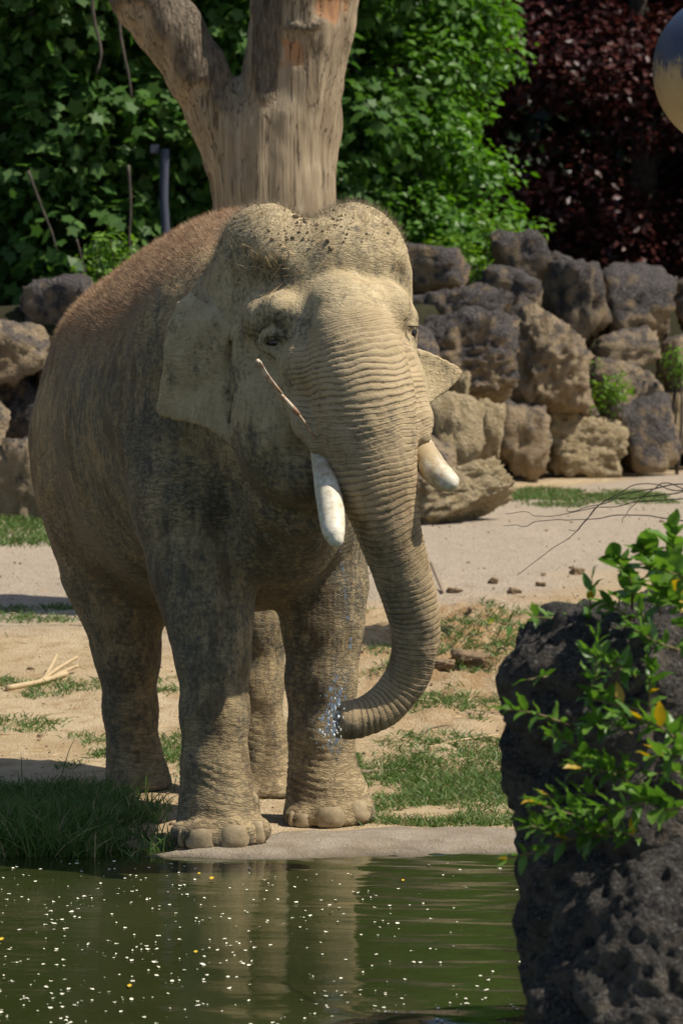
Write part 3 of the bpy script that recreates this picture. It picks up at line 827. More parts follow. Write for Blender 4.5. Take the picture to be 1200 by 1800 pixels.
if want('deadtree'):
    TD = 22.6
    def tfield(rows, vx, name, dy=0.0):
        pts = np.array([P(*q[:3]) for q in rows]); rad = max(q[3] * q[2] / FPX for q in rows)
        return make_field(pts.min(0) - rad - 0.1, pts.max(0) + rad + 0.1, vx, 0.12)
    main = [(470, 1110, TD, 135), (474, 900, TD, 118), (477, 600, TD, 104), (478, 420, TD, 103), (480, 330, TD, 102), (488, 250, TD, 98), (503, 190, TD - 0.02, 92), (520, 110, TD - 0.05, 84),
            (532, 40, TD - 0.08, 84), (542, -40, TD - 0.1, 86), (552, -160, TD - 0.1, 80), (560, -330, TD, 66), (590, -520, TD + 0.1, 45)]
    left = [(452, 330, TD, 70), (418, 262, TD - 0.03, 58), (384, 200, TD - 0.05, 50), (345, 130, TD - 0.08, 50), (305, 65, TD - 0.1, 51), (258, -5, TD - 0.12, 52), (200, -90, TD - 0.1, 48), (120, -230, TD, 36)]
    back = [(498, 250, TD + 0.1, 50), (480, 120, TD + 0.25, 32), (470, 20, TD + 0.3, 28), (462, -120, TD + 0.35, 26), (440, -330, TD + 0.3, 16)]
    fd = tfield(main + left + back, 0.026, 'dead')
    for rows, k in ((main, 0.10), (left, 0.09), (back, 0.06)): fd.chain(rows, k)
    V, Q = fd.nets(); V = smooth(V, Q, 2)
    N = normals_of(V, Q)
    pxv, pyv = to_px(V)
    g = fbm(V * np.array([9, 9, 0.8]), 4, 201) * 0.022 + fbm(V * 2.5, 3, 203) * 0.03 + fbm(V * np.array([22, 22, 2.0]), 2, 205) * 0.008
    # remaining bark: back of the limbs and a strip in the fork
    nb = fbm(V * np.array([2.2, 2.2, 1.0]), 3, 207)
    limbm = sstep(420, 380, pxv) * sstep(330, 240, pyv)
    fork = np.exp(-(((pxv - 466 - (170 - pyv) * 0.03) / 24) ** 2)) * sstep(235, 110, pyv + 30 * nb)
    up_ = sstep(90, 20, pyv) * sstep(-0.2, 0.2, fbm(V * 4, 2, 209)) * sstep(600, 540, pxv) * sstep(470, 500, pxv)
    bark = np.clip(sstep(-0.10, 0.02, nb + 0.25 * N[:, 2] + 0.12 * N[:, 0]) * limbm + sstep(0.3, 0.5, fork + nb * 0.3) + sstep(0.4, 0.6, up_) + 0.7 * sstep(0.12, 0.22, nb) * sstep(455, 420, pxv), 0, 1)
    raw = sstep(0.35, 0.6, np.exp(-(((pxv - 517) / 24) ** 2 + ((pyv - 98) / 22) ** 2)) + 0.8 * fbm(V * 9, 2, 211)) * (1 - bark)
    raw = np.clip(raw + sstep(0.45, 0.6, np.exp(-(((pxv - 590 + pyv * 0.1) / 30) ** 2 + ((pyv - 12) / 20) ** 2)) + 0.8 * fbm(V * 8, 2, 213)), 0, 1)
    raw = raw * np.clip(sstep(60, 35, np.hypot((pxv - 517) * 1.3, pyv - 98)) + sstep(60, 35, np.hypot(pxv - 588, (pyv - 10) * 1.4)), 0, 1)
    V2 = V + N * (g + bark * 0.014 - raw * 0.010)[:, None]
    loc = P(474, 1090, TD); loc[2] = gz1(loc[0], loc[1])
    root = empty('dead_tree', loc, 'bare barkless tree trunk with a thick forked limb behind the elephant', 'tree')
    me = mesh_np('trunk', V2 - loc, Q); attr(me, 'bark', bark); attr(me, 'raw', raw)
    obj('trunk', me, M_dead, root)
# ================================================================== the elephant
def build_elephant():
    fd = make_field([-1.75, 13.95, -0.06], [0.72, 17.85, 3.02], 0.0175)
    F, lo, hi, gx, gy, gz, box, grid, smin, put, chain, epx = fd.F, fd.lo, fd.hi, fd.gx, fd.gy, fd.gz, fd.box, fd.grid, fd.smin, fd.put, fd.chain, fd.epx
    YAW = math.radians(20)
    # ---- trunk of the body
    epx(300, 800, 16.95, 236, 0.62, 290, yaw=YAW, k=0.20)          # rump
    epx(268, 770, 17.05, 200, 0.50, 240, yaw=YAW, k=0.20)          # rear end
    epx(345, 742, 16.25, 236, 0.85, 318, yaw=YAW, k=0.25)          # barrel
    epx(440, 705, 15.70, 236, 0.55, 320, yaw=YAW, k=0.22)          # shoulders
    epx(400, 560, 15.95, 120, 0.62, 178, yaw=YAW, k=0.20)          # withers
    epx(260, 610, 16.75, 120, 0.55, 112, yaw=YAW, k=0.25)          # loin
    epx(490, 890, 15.60, 130, 0.33, 150, yaw=YAW, k=0.15)          # chest
    epx(450, 1010, 16.0, 85, 0.42, 62, yaw=YAW, k=0.15)            # brisket
    # ---- legs
    fl, fr_, rl, rr = [], [], [], []
    chain([(345, 740, 15.55, 128), (345, 880, 15.42, 112), (357, 1000, 15.30, 92), (369, 1080, 15.22, 74), (374, 1150, 15.18, 64),
           (378, 1250, 15.14, 58), (378, 1350, 15.12, 56), (384, 1420, 15.11, 66), (387, 1465, 15.10, 74)], k=0.07)
    chain([(545, 830, 15.95, 118), (560, 930, 15.88, 92), (569, 1030, 15.82, 74), (567, 1100, 15.80, 68), (565, 1200, 15.79, 60),
           (565, 1290, 15.78, 55), (568, 1370, 15.77, 57), (578, 1415, 15.76, 70), (579, 1435, 15.76, 74)], k=0.07)
    chain([(235, 800, 17.05, 165), (205, 930, 17.02, 112), (202, 1010, 16.98, 86), (216, 1080, 16.95, 66), (224, 1150, 16.96, 54),
           (230, 1250, 17.0, 45), (236, 1330, 17.0, 44), (243, 1375, 16.96, 52), (246, 1385, 16.94, 54)], k=0.08)
    chain([(440, 850, 16.95, 150), (445, 980, 16.85, 100), (447, 1090, 16.76, 60), (448, 1200, 16.75, 47), (455, 1300, 16.74, 46),
           (461, 1380, 16.70, 52), (464, 1395, 16.68, 54)], k=0.08)
    # feet flare forward
    for px, py, d, rx, ry, rz in ((387, 1478, 15.08, 84, 0.215, 52), (579, 1442, 15.74, 80, 0.215, 48), (246, 1398, 16.9, 54, 0.19, 40), (466, 1402, 16.66, 54, 0.19, 38)):
        epx(px, py, d, rx, ry, rz, yaw=YAW, k=0.05)
    # toes
    for px, py, d, r in ((322, 1462, 14.98, 24), (352, 1470, 14.92, 33), (412, 1466, 14.93, 33), (452, 1458, 15.02, 26),
                         (522, 1438, 15.62, 24), (532, 1440, 15.60, 23), (580, 1434, 15.58, 31), (630, 1424, 15.64, 28),
                         (450, 1402, 16.55, 18), (484, 1400, 16.54, 24), (225, 1392, 16.8, 22), (270, 1390, 16.8, 22)):
        epx(px, py, d, r, 0.06, r * 0.85, k=0.03)
    # ---- neck and throat
    chain([(455, 590, 15.45, 190), (520, 600, 14.95, 150)], k=0.15)
    chain([(455, 760, 15.45, 150), (520, 770, 14.9, 105)], k=0.12)
    chain([(515, 840, 14.80, 62), (500, 930, 15.25, 100)], k=0.10)
    # throat folds
    chain([(442, 830, 14.95, 26), (480, 890, 14.88, 30), (530, 912, 14.82, 32), (580, 905, 14.82, 26)], k=0.05)
    chain([(430, 870, 15.10, 26), (480, 938, 15.05, 32), (545, 950, 15.05, 30)], k=0.06)
    # ---- skull
    HY = math.radians(20)
    epx(560, 575, 14.82, 152, 0.40, 178, yaw=HY, k=0.10)
    epx(472, 452, 14.84, 84, 0.30, 94, yaw=HY, roll=math.radians(-10), k=0.09)     # dome lobes
    epx(613, 448, 14.84, 80, 0.30, 92, yaw=HY, roll=math.radians(10), k=0.09)
    epx(650, 520, 14.80, 66, 0.28, 110, yaw=HY, k=0.09)
    epx(432, 520, 14.92, 66, 0.30, 95, yaw=HY, k=0.09)
    epx(600, 452, 14.68, 92, 0.20, 66, yaw=HY, k=0.12)             # forehead slope
    chain([(500, 470, 14.62, 46), (660, 470, 14.66, 46)], k=0.08)
    # temples hollow
    epx(458, 490, 14.42, 42, 0.16, 36, k=0.06, cut=True)
    chain([(505, 492, 14.36, 20), (600, 470, 14.36, 16), (680, 494, 14.40, 18)], k=0.07, cut=True)
    epx(712, 500, 14.50, 26, 0.10, 42, k=0.06, cut=True)
    epx(541, 352, 14.72, 16, 0.24, 24, k=0.06, cut=True)
    # nasal bump and brow
    epx(600, 536, 14.43, 54, 0.14, 48, k=0.04)
    chain([(440, 590, 14.64, 24), (458, 558, 14.54, 26), (490, 543, 14.48, 25), (525, 552, 14.46, 24)], k=0.045)
    chain([(655, 528, 14.50, 30), (690, 532, 14.53, 27), (712, 560, 14.64, 20), (716, 600, 14.66, 18)], k=0.045)
    chain([(600, 560, 14.44, 62), (560, 640, 14.44, 70)], k=0.08)
    chain([(655, 560, 14.50, 52), (690, 680, 14.50, 44), (712, 740, 14.46, 34)], k=0.07)
    # cheek, jaw, cheekbone
    epx(486, 742, 14.66, 80, 0.24, 128, yaw=HY, k=0.06)
    epx(436, 645, 14.68, 32, 0.10, 40, k=0.06)
    epx(540, 835, 14.60, 62, 0.18, 58, yaw=HY, k=0.07)
    epx(600, 800, 14.62, 90, 0.20, 95, yaw=HY, k=0.08)
    epx(700, 690, 14.62, 40, 0.18, 90, yaw=HY, k=0.08)
    # tusk sheaths
    chain([(528, 690, 14.44, 36), (545, 745, 14.35, 28), (562, 785, 14.28, 20)], k=0.045)
    chain([(715, 690, 14.44, 36), (732, 740, 14.38, 27), (741, 768, 14.33, 19)], k=0.04)
    # ---- the trunk
    tr = np.array([(604, 540, 14.42, 52), (614, 590, 14.38, 74), (628, 640, 14.34, 83), (638, 700, 14.30, 85), (647, 760, 14.27, 82),
          (655, 810, 14.25, 73), (664, 860, 14.24, 64), (675, 905, 14.24, 56), (688, 950, 14.25, 50), (704, 1000, 14.27, 46), (719, 1050, 14.30, 43.5),
          (729, 1100, 14.33, 40), (727, 1150, 14.36, 37), (712, 1195, 14.38, 35), (688, 1228, 14.38, 33), (658, 1252, 14.36, 31), (628, 1263, 14.34, 29), (606, 1266, 14.32, 28)], float)
    ts = spline(tr, 60)
    tp, trad = chain([tuple(r) for r in ts], k=0.03)
    tp = np.array(tp)
    # nostril opening and finger
    chain([(588, 1262, 14.31, 22), (622, 1264, 14.33, 10)], k=0.015, cut=True)
    chain([(612, 1288, 14.31, 9), (592, 1292, 14.29, 7)], k=0.025)
    chain([(606, 1240, 14.31, 10), (597, 1236, 14.30, 8)], k=0.025)
    # eye sockets and lids
    epx(482, 600, 14.40, 28, 0.075, 20, k=0.03, cut=True)
    epx(722, 583, 14.47, 15, 0.07, 18, k=0.03, cut=True)
    global EYED
    EYED = []
    for ex, ey in ((482, 600), (721, 583)):
        dd_ = np.linspace(14.2, 14.9, 700); r_ = ray(ex, ey); q_ = CAMP + r_[None] * (dd_ / r_[1])[:, None]
        ix = np.clip(((q_ - lo) / 0.0175).round().astype(int), 0, np.array(F.shape) - 1)
        EYED.append(float(dd_[np.argmax(F[ix[:, 0], ix[:, 1], ix[:, 2]] < 0)]))
    e0 = EYED[0]
    chain([(456, 604, e0 + 0.012, 7), (468, 590, e0 - 0.016, 8), (484, 585, e0 - 0.026, 9), (499, 591, e0 - 0.018, 8), (511, 606, e0 + 0.006, 6)], k=0.012)
    chain([(456, 606, e0 + 0.012, 6), (469, 616, e0 - 0.008, 7), (484, 620, e0 - 0.012, 7), (499, 616, e0 - 0.008, 6.5), (511, 607, e0 + 0.006, 6)], k=0.012)
    e1 = EYED[1]
    chain([(710, 584, e1 - 0.02, 6), (720, 573, e1 - 0.015, 7), (731, 580, e1 + 0.03, 6)], k=0.012)
    chain([(710, 588, e1 - 0.02, 5), (720, 597, e1 - 0.01, 6.5), (731, 590, e1 + 0.03, 5)], k=0.012)
    # mouth gap under tusk sheath
    # ---- ears
    def ear(poly, plane, t, k):
        poly = np.array(poly, float)
        d0 = plane(poly[:, 0], poly[:, 1])
        pts = np.array([P(a, b, c) for (a, b), c in zip(poly, d0)])
        s = box(pts.min(0) - 0.13, pts.max(0) + 0.13)
        X, Y, Z = np.meshgrid(gx[s[0]], gy[s[1]], gz[s[2]], indexing='ij')
        q = np.stack([X, Y, Z], -1).reshape(-1, 3)
        ux, uy = to_px(q)
        best = np.full(len(q), 1e9); inside = np.zeros(len(q), bool)
        n = len(poly)
        for i in range(n):
            a = poly[i]; b = poly[(i + 1) % n]; e = b - a
            h = np.clip(((ux - a[0]) * e[0] + (uy - a[1]) * e[1]) / (e @ e), 0, 1)
            best = np.minimum(best, np.hypot(ux - a[0] - h * e[0], uy - a[1] - h * e[1]))
            c = ((a[1] > uy) != (b[1] > uy))
            with np.errstate(divide='ignore', invalid='ignore'):
                xi = a[0] + (uy - a[1]) * e[0] / (e[1] if e[1] != 0 else 1e-9)
            inside ^= c & (ux < xi)
        d2 = np.where(inside, -best, best) * (14.9 / FPX)
        pl = plane(ux, uy)
        dt = np.abs(q[:, 1] - pl) * 0.9 - t(ux, uy)
        r = 0.012
        a1 = d2 + r; b1 = dt + r
        d = np.minimum(np.maximum(a1, b1), 0) + np.hypot(np.maximum(a1, 0), np.maximum(b1, 0)) - r
        put(s, d.reshape(X.shape).astype(np.float32), np.float32(k))
    pl = spline(np.array([(418, 600), (372, 540), (336, 518), (312, 548), (296, 590), (286, 640), (280, 690), (276, 727), (300, 736), (340, 746), (375, 762), (402, 784), (419, 794), (426, 780), (424, 740), (430, 680), (440, 640)], float), 60)
    ear(pl, lambda x, y: 14.66 + (430 - x) * 0.0017 + 0.018 * np.sin(y / 34.0 + x / 60.0) + np.clip(560 - y, 0, 60) * 0.0016,
        lambda x, y: 0.020 + 0.02 * np.clip((x - 370) / 60, 0, 1), 0.02)
    # rolled upper rim
    chain([(342, 516, 14.93, 7), (318, 538, 14.90, 9), (302, 572, 14.88, 8), (293, 610, 14.88, 5)], k=0.02)
    pr = spline(np.array([(700, 606), (735, 612), (765, 621), (792, 634), (808, 645), (813, 656), (808, 668), (790, 688), (770, 702), (748, 717), (730, 720), (700, 700)], float), 44)
    ear(pr, lambda x, y: 14.84 + (x - 730) * 0.0022 + 0.025 * np.cos((y - 640) / 26.0), lambda x, y: 0.023 + 0.02 * np.clip((760 - x) / 50, 0, 1), 0.025)
    chain([(409, 606, 14.68, 9), (402, 650, 14.68, 10), (402, 700, 14.69, 9), (412, 750, 14.69, 8)], k=0.03, cut=True)
    chain([(528, 492, 14.33, 15), (530, 530, 14.30, 14), (534, 575, 14.30, 12)], k=0.05, cut=True)
    # ---- flat soles
    s = box((lo[0], lo[1], -0.06), (hi[0], hi[1], 0.30))
    X, Y, Z = grid(s)
    F[s] = -smin(-F[s], (Z + 0 * X + 0 * Y), np.float32(0.03))

    V, Q = fd.nets()
    V = smooth(V, Q, 1)
    V, Q = subdivide(V, Q)
    V = smooth(V, Q, 1)
    normals = lambda V: normals_of(V, Q)
    N = normals(V)
    px, py = to_px(V)
    # ---- where on the trunk
    seg = np.concatenate([[0], np.cumsum(np.linalg.norm(np.diff(tp, axis=0), axis=1))])
    near = (V[:, 1] < 14.75) & (V[:, 2] < 2.6)
    tS = np.zeros(len(V)); tD = np.full(len(V), 9.0)
    ii = np.where(near)[0]
    dd = np.full(len(ii), 9.0); ss = np.zeros(len(ii))
    for i in range(len(tp) - 1):
        e = tp[i + 1] - tp[i]; h = np.clip(((V[ii] - tp[i]) @ e) / (e @ e), 0, 1)
        d = np.linalg.norm(V[ii] - tp[i] - h[:, None] * e, axis=1) - (trad[i] + h * (trad[i + 1] - trad[i]))
        m = d < dd; dd[m] = d[m]; ss[m] = (seg[i] + h * (seg[i + 1] - seg[i]))[m]
    sw = np.zeros(len(ii)); sa = np.zeros(len(ii)); fine = spline(tp, 110); fs_ = np.concatenate([[0], np.cumsum(np.linalg.norm(np.diff(fine, axis=0), axis=1))])
    d2 = np.full(len(ii), 9.0)
    for q in fine: d2 = np.minimum(d2, np.linalg.norm(V[ii] - q, axis=1))
    for q, s_ in zip(fine, fs_):
        e_ = np.exp(-(np.linalg.norm(V[ii] - q, axis=1) - d2) / 0.010); sw += e_; sa += e_ * s_
    tS[ii] = sa / sw; tD[ii] = dd
    wt = sstep(0.13, 0.05, tD) * sstep(0.02, 0.16, tS) * sstep(1.7, 1.35, np.abs((px - np.interp(py, tr[:, 1][:13], tr[:, 0][:13])) / np.interp(py, tr[:, 1][:13], tr[:, 3][:13] + 12)) * (py < 1150))
    # ---- skin relief
    lump = fbm(V * 5.0, 3, 3) * 0.008 + fbm(V * 14.0, 2, 5) * 0.0030
    crease = lambda t, p: (1 - np.abs(np.sin(t))) ** p          # 1 in a narrow fold
    warp = fbm(V * 3.2, 3, 9)
    latx = (px - np.interp(py, tr[:, 1][:13], tr[:, 0][:13])) / 85.0
    tph = tS + 0.035 * np.where(tS < 1.2, latx * latx, 0) + 0.026 * warp + 0.011 * fbm(V * 11.0, 2, 12)
    tw = tph * (2 * np.pi / 0.056)
    depth = (0.75 + 0.95 * fbm(V * 8.0, 3, 21)) * np.interp(tS, [0, 0.8, 1.3], [1.0, 0.9, 0.55])
    ringd = -wt * 0.0078 * np.clip(depth, 0.12, 1.4) * crease(tw, 2.4)
    # ankles: slanting folds
    leg = sstep(0.95, 0.5, V[:, 2]) * sstep(0.02, 0.14, V[:, 2]) * (V[:, 1] > 14.75)
    fold = sstep(0.62, 0.26, V[:, 2]) * sstep(0.09, 0.17, V[:, 2]) * (V[:, 1] > 14.75)
    aw = (V[:, 2] + 0.05 * fbm(V * 3.0, 2, 31) + 0.10 * (V[:, 0] - 0.3 * V[:, 1])) * (2 * np.pi / 0.075) + warp * 1.5
    ankd = -fold * 0.0070 * np.clip(0.5 + fbm(V * 6.0, 2, 33), 0.05, 1.2) * crease(aw, 1.8)
    aw2 = (V[:, 2] + 0.12 * (V[:, 0] - 0.3 * V[:, 1]) + 0.03 * fbm(V * 5.0, 2, 35)) * (2 * np.pi / 0.034) + warp * 3.0
    ankd += -leg * 0.0022 * crease(aw2, 1.6)
    # flank: long soft folds that hang; throat and chest too
    body = (1 - wt) * (1 - leg)
    bw = (V[:, 0] * 1.1 + V[:, 1] * 0.8) * (2 * np.pi / 0.060) + fbm(V * np.array([4, 4, 1.2]), 3, 41) * 7
    hw = (V[:, 2]) * (2 * np.pi / 0.050) + fbm(V * np.array([3, 3, 5.0]), 3, 43) * 6
    m1 = sstep(-0.1, 0.35, fbm(V * 1.6, 2, 47)); m2 = sstep(-0.1, 0.35, fbm(V * 1.6, 2, 49))
    bodyd = -body * (0.0024 * m1 * crease(bw, 2) + 0.0024 * m2 * crease(hw, 2))
    # creased crown of the head, slanting from the parting outwards
    crown = sstep(2.50, 2.72, V[:, 2]) * sstep(15.3, 15.0, V[:, 1])
    cw = (V[:, 2] + 0.5 * np.abs(V[:, 0] + 0.14)) * (2 * np.pi / 0.040) + fbm(V * 6, 3, 53) * 4
    bodyd += -crown * 0.0055 * crease(cw, 2) * sstep(-0.1, 0.3, fbm(V * 5, 2, 54)) + crown * 0.006 * np.clip(fbm(V * 26, 3, 55), 0, 1)
    # rings of fine folds round the eyes
    eyec = [P(482, 600, 14.42), P(721, 583, 14.52)]
    eyed = np.zeros(len(V))
    for ec, sq in zip(eyec, (1.25, 1.25)):
        e = V - ec; r = np.sqrt(e[:, 0] ** 2 + (e[:, 1] * 0.7) ** 2 + (e[:, 2] * sq) ** 2)
        we = sstep(0.16, 0.05, r) * sstep(0.026, 0.036, r)
        eyed += -we * sstep(0.05, 0.065, r) * 0.006 * crease(r * (2 * np.pi / 0.044) + warp * 1.2, 2.0)
    foldless = sstep(0.0, 0.03, V[:, 2])
    V2 = V + N * ((lump + ringd + ankd + bodyd) * foldless + eyed)[:, None]
    V2[:, 2] = np.maximum(V2[:, 2], 0.0)
    # attributes for the skin material
    back = sstep(0.18, 0.75, N[:, 2]) * sstep(15.05, 15.4, V[:, 1]) * sstep(1.65, 2.15, V[:, 2])
    back = np.clip(back + 0.5 * sstep(15.2, 15.8, V[:, 1]) * sstep(2.0, 2.5, V[:, 2]), 0, 1)
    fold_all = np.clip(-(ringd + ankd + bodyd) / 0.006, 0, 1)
    headm = sstep(15.15, 14.85, V[:, 1]) * sstep(1.5, 2.0, V[:, 2])
    root = empty('elephant', (-0.6, 16.0, 0.0), 'mud-dusted bull elephant with tusks standing at the edge of the pond', 'elephant')
    o3 = np.array(root.location)
    me = mesh_np('body', V2 - o3, Q)
    for nme, val_ in (('back', back), ('fold', fold_all), ('head', headm), ('trunk', wt), ('tS', tph), ('low', sstep(1.0, 0.1, V[:, 2])), ('up', N[:, 2]), ('ear', ((px > 270) & (px < 402) & (py > 510) & (py < 800) & (V[:, 1] < 14.66 + (430 - px) * 0.0017 + 0.05 + np.clip(560 - py, 0, 60) * 0.0016)) | ((px > 742) & (px < 818) & (py > 605) & (py < 725) & (V[:, 1] > 14.75)))):
        attr(me, nme, val_)
    obj('body', me, M_skin, root)
    tri = np.concatenate([Q[:, [0, 1, 2]], Q[:, [0, 2, 3]]])
    bvh = BVHTree.FromPolygons([Vector(v) for v in V2.tolist()], tri.tolist(), all_triangles=True)
    return root, o3, bvh, V2, normals(V2), back, tp

# ------------------------------------------------------------------ skin
t = MT('elephant_skin')
co = t.coord('Object')
n_big = t.noise(co, 2.4, 5, 0.6); n_mid = t.noise(co, 9.0, 6, 0.65); n_fine = t.noise(co, 46.0, 5, 0.65)
n_str = t.noise(t.coord('Object', scale=(7, 7, 2.2)), 2.0, 6, 0.68)
a_back, a_fold, a_head, a_trunk, a_low, a_ts = (t.attr(k) for k in ('back', 'fold', 'head', 'trunk', 'low', 'tS'))
mud_shade_v = t.math('ADD', t.math('MULTIPLY', n_big, 0.45), t.math('MULTIPLY', n_str, 0.55))
mud_shade_v = t.math('ADD', mud_shade_v, t.math('MULTIPLY', a_head, 0.045))
a_ear = t.attr('ear')
mud_shade_v = t.math('ADD', t.math('SUBTRACT', mud_shade_v, 0.025), t.math('MULTIPLY', a_ear, 0.06))  # mud thinned away from the head, painting in the shade of the flank
mud_shade_v = t.math('ADD', mud_shade_v, t.math('MULTIPLY', t.attr('up'), 0.10))
mud_shade_v = t.math('ADD', mud_shade_v, t.math('MULTIPLY', a_trunk, 0.06))
mud_shade_v = t.math('ADD', mud_shade_v, t.math('MULTIPLY', a_low, 0.04))
mud_shade_v = t.math('ADD', mud_shade_v, t.math('MULTIPLY', t.math('SUBTRACT', n_fine, 0.5), 0.42))
mud = t.mr(mud_shade_v, 0.41, 0.55)
mud_shade_col = t.mix(t.mr(n_mid, 0.3, 0.7), (0.28, 0.205, 0.104), (0.40, 0.30, 0.165))
mud_shade_col = t.mix(t.math('MAXIMUM', a_head, t.math('MULTIPLY', a_ear, 0.7)), mud_shade_col, t.mix(t.mr(n_mid, 0.3, 0.7), (0.365, 0.270, 0.145), (0.52, 0.415, 0.245)))  # lighter mud on the head, darker on the body: sun and shade painted in
skincol = t.mix(t.mr(n_fine, 0.35, 0.65), (0.100, 0.088, 0.062), (0.185, 0.155, 0.100))
c = t.mix(mud, skincol, mud_shade_col)
# brown damp earth in patches, mostly on the legs and chest
n_st = t.noise(t.coord('Object', scale=(3, 3, 1.3)), 2.0, 6, 0.65)
wet = t.math('MULTIPLY', t.mr(n_st, 0.53, 0.60), t.math('MULTIPLY', t.math('SUBTRACT', 1.0, a_head), 0.60))
c = t.mix(wet, c, (0.085, 0.055, 0.028))
c = t.mix(t.math('MULTIPLY', a_trunk, t.mr(n_mid, 0.35, 0.7, 0.05, 0.55)), c, (0.40, 0.275, 0.165))
c = t.mix(t.math('MULTIPLY', a_back, t.mr(n_mid, 0.25, 0.6, 0.45, 0.95)), c, (0.27, 0.165, 0.092))
# thin skin lines: rings on the trunk, level on the legs, both ways on the flank
def lines(scale, rot, s, lo_, hi_, seed):
    mp = t.node('ShaderNodeMapping'); t.l.new(t.coord('Object'), mp.inputs[0])
    mp.inputs['Scale'].default_value = scale; mp.inputs['Rotation'].default_value = rot; mp.inputs['Location'].default_value = (seed, seed * 2, seed * 3)
    n = t.noise(mp.outputs[0], s, 3, 0.5, 0.3)
    r = t.math('ABSOLUTE', t.math('SUBTRACT', n, 0.5))
    return t.mr(r, lo_, hi_, 1.0, 0.0)
lev = lines((1.0, 1.0, 4.2), (0.10, 0.16, 0), 9.0, 0.0, 0.045, 3)
lev2 = lines((1.0, 1.0, 3.2), (-0.12, -0.22, 0), 16.0, 0.0, 0.06, 7)
ver = lines((4.0, 4.0, 0.8), (0.1, 0.15, 0), 7.0, 0.0, 0.05, 11)
rp = t.math('ADD', t.math('MULTIPLY', a_ts, 2 * math.pi / 0.0265), t.math('MULTIPLY', n_mid, 3.0))
ring = t.math('POWER', t.math('SUBTRACT', 1.0, t.math('ABSOLUTE', t.math('SINE', t.math('MULTIPLY', rp, 0.5)))), 2.4)
ring = t.math('MULTIPLY', ring, t.mr(t.noise(co, 16, 3), 0.35, 0.6, 0.25, 1.0))
flank = t.mr(t.noise(co, 1.7, 3), 0.42, 0.58)
body_l = t.math('MAXIMUM', t.math('MULTIPLY', ver, flank), t.math('MULTIPLY', lev2, t.math('SUBTRACT', 1.0, t.math('MULTIPLY', flank, 0.7))))
leg_l = t.math('MAXIMUM', lev, t.math('MULTIPLY', lev2, 0.7))
ln = t.mix(a_low, body_l, leg_l)
ln = t.mix(a_trunk, ln, ring)
hd = t.math('MULTIPLY', a_head, t.math('SUBTRACT', 1.0, a_trunk))
ln = t.math('MULTIPLY', ln, t.math('SUBTRACT', 1.0, t.math('MULTIPLY', hd, 0.55)))
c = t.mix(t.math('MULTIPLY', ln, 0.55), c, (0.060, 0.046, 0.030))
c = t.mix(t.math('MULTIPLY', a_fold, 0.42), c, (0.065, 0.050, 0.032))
wv = t.vor(t.coord('Object', scale=(1, 1, 1.5)), 70.0, 'DISTANCE_TO_EDGE')
cell = t.ramp(wv, [(0.0, 0.0), (0.16, 1.0)])
h = t.math('ADD', t.math('MULTIPLY', cell, 0.16), t.math('MULTIPLY', n_fine, 0.7))
h = t.math('ADD', h, t.math('MULTIPLY', ln, -0.95))
b1 = t.bump(h, 0.65, 0.007)
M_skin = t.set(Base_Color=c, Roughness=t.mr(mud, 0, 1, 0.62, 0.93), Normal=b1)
M_skin.node_tree.nodes['Principled BSDF'].inputs['Specular IOR Level'].default_value = 0.22

t = MT('tusk_ivory')
co = t.coord('Object')
nz = t.noise(co, 13, 6, 0.65); n2 = t.noise(co, 55, 3); a_tip = t.attr('tip')
c = t.mix(t.mr(t.math('ADD', nz, t.math('MULTIPLY', a_tip, 0.22)), 0.50, 0.72), (0.40, 0.30, 0.165), (0.66, 0.60, 0.46))
c = t.mix(t.mr(n2, 0.52, 0.68, 0, 0.5), c, (0.26, 0.21, 0.14))
M_tusk = t.set(Base_Color=c, Roughness=0.5, Specular_IOR_Level=0.4, Normal=t.bump(nz, 0.35, 0.006))

t = MT('toenail')
co = t.coord('Object'); nz = t.noise(co, 24, 6, 0.7)
M_nail = t.set(Base_Color=t.mix(t.mr(nz, 0.3, 0.7), (0.23, 0.170, 0.092), (0.38, 0.295, 0.175)), Roughness=0.8, Normal=t.bump(nz, 0.6, 0.006))
t = MT('eyeball')
M_eye = t.set(Base_Color=(0.012, 0.008, 0.005), Roughness=0.08, Specular_IOR_Level=0.6)
t = MT('body_hair')
M_hair = t.set(Base_Color=t.mix(t.mr(t.noise(t.coord('Object'), 9, 3), 0.35, 0.65), (0.27, 0.145, 0.075), (0.43, 0.29, 0.16)), Roughness=0.6)
t = MT('eyelash'); M_lash = t.set(Base_Color=(0.05, 0.04, 0.03), Roughness=0.6)
t = MT('head_hair')
M_hair2 = t.set(Base_Color=(0.24, 0.19, 0.12), Roughness=0.6)
t = MT('dry_straw')
M_straw = t.set(Base_Color=t.mix(t.mr(t.noise(t.coord('Object'), 14, 3), 0.35, 0.65), (0.62, 0.47, 0.25), (0.42, 0.29, 0.14)), Roughness=0.6)
t = MT('mud_crumb')
M_crumb = t.set(Base_Color=t.mix(t.noise(t.coord('Object'), 60, 3), (0.15, 0.11, 0.065), (0.30, 0.23, 0.13)), Roughness=0.95)
t = MT('reed_stem')
M_reed = t.set(Base_Color=t.mix(t.mr(t.noise(t.coord('Object', scale=(1, 1, 1)), 30, 3), 0.4, 0.6), (0.42, 0.24, 0.15), (0.62, 0.50, 0.36)), Roughness=0.5)

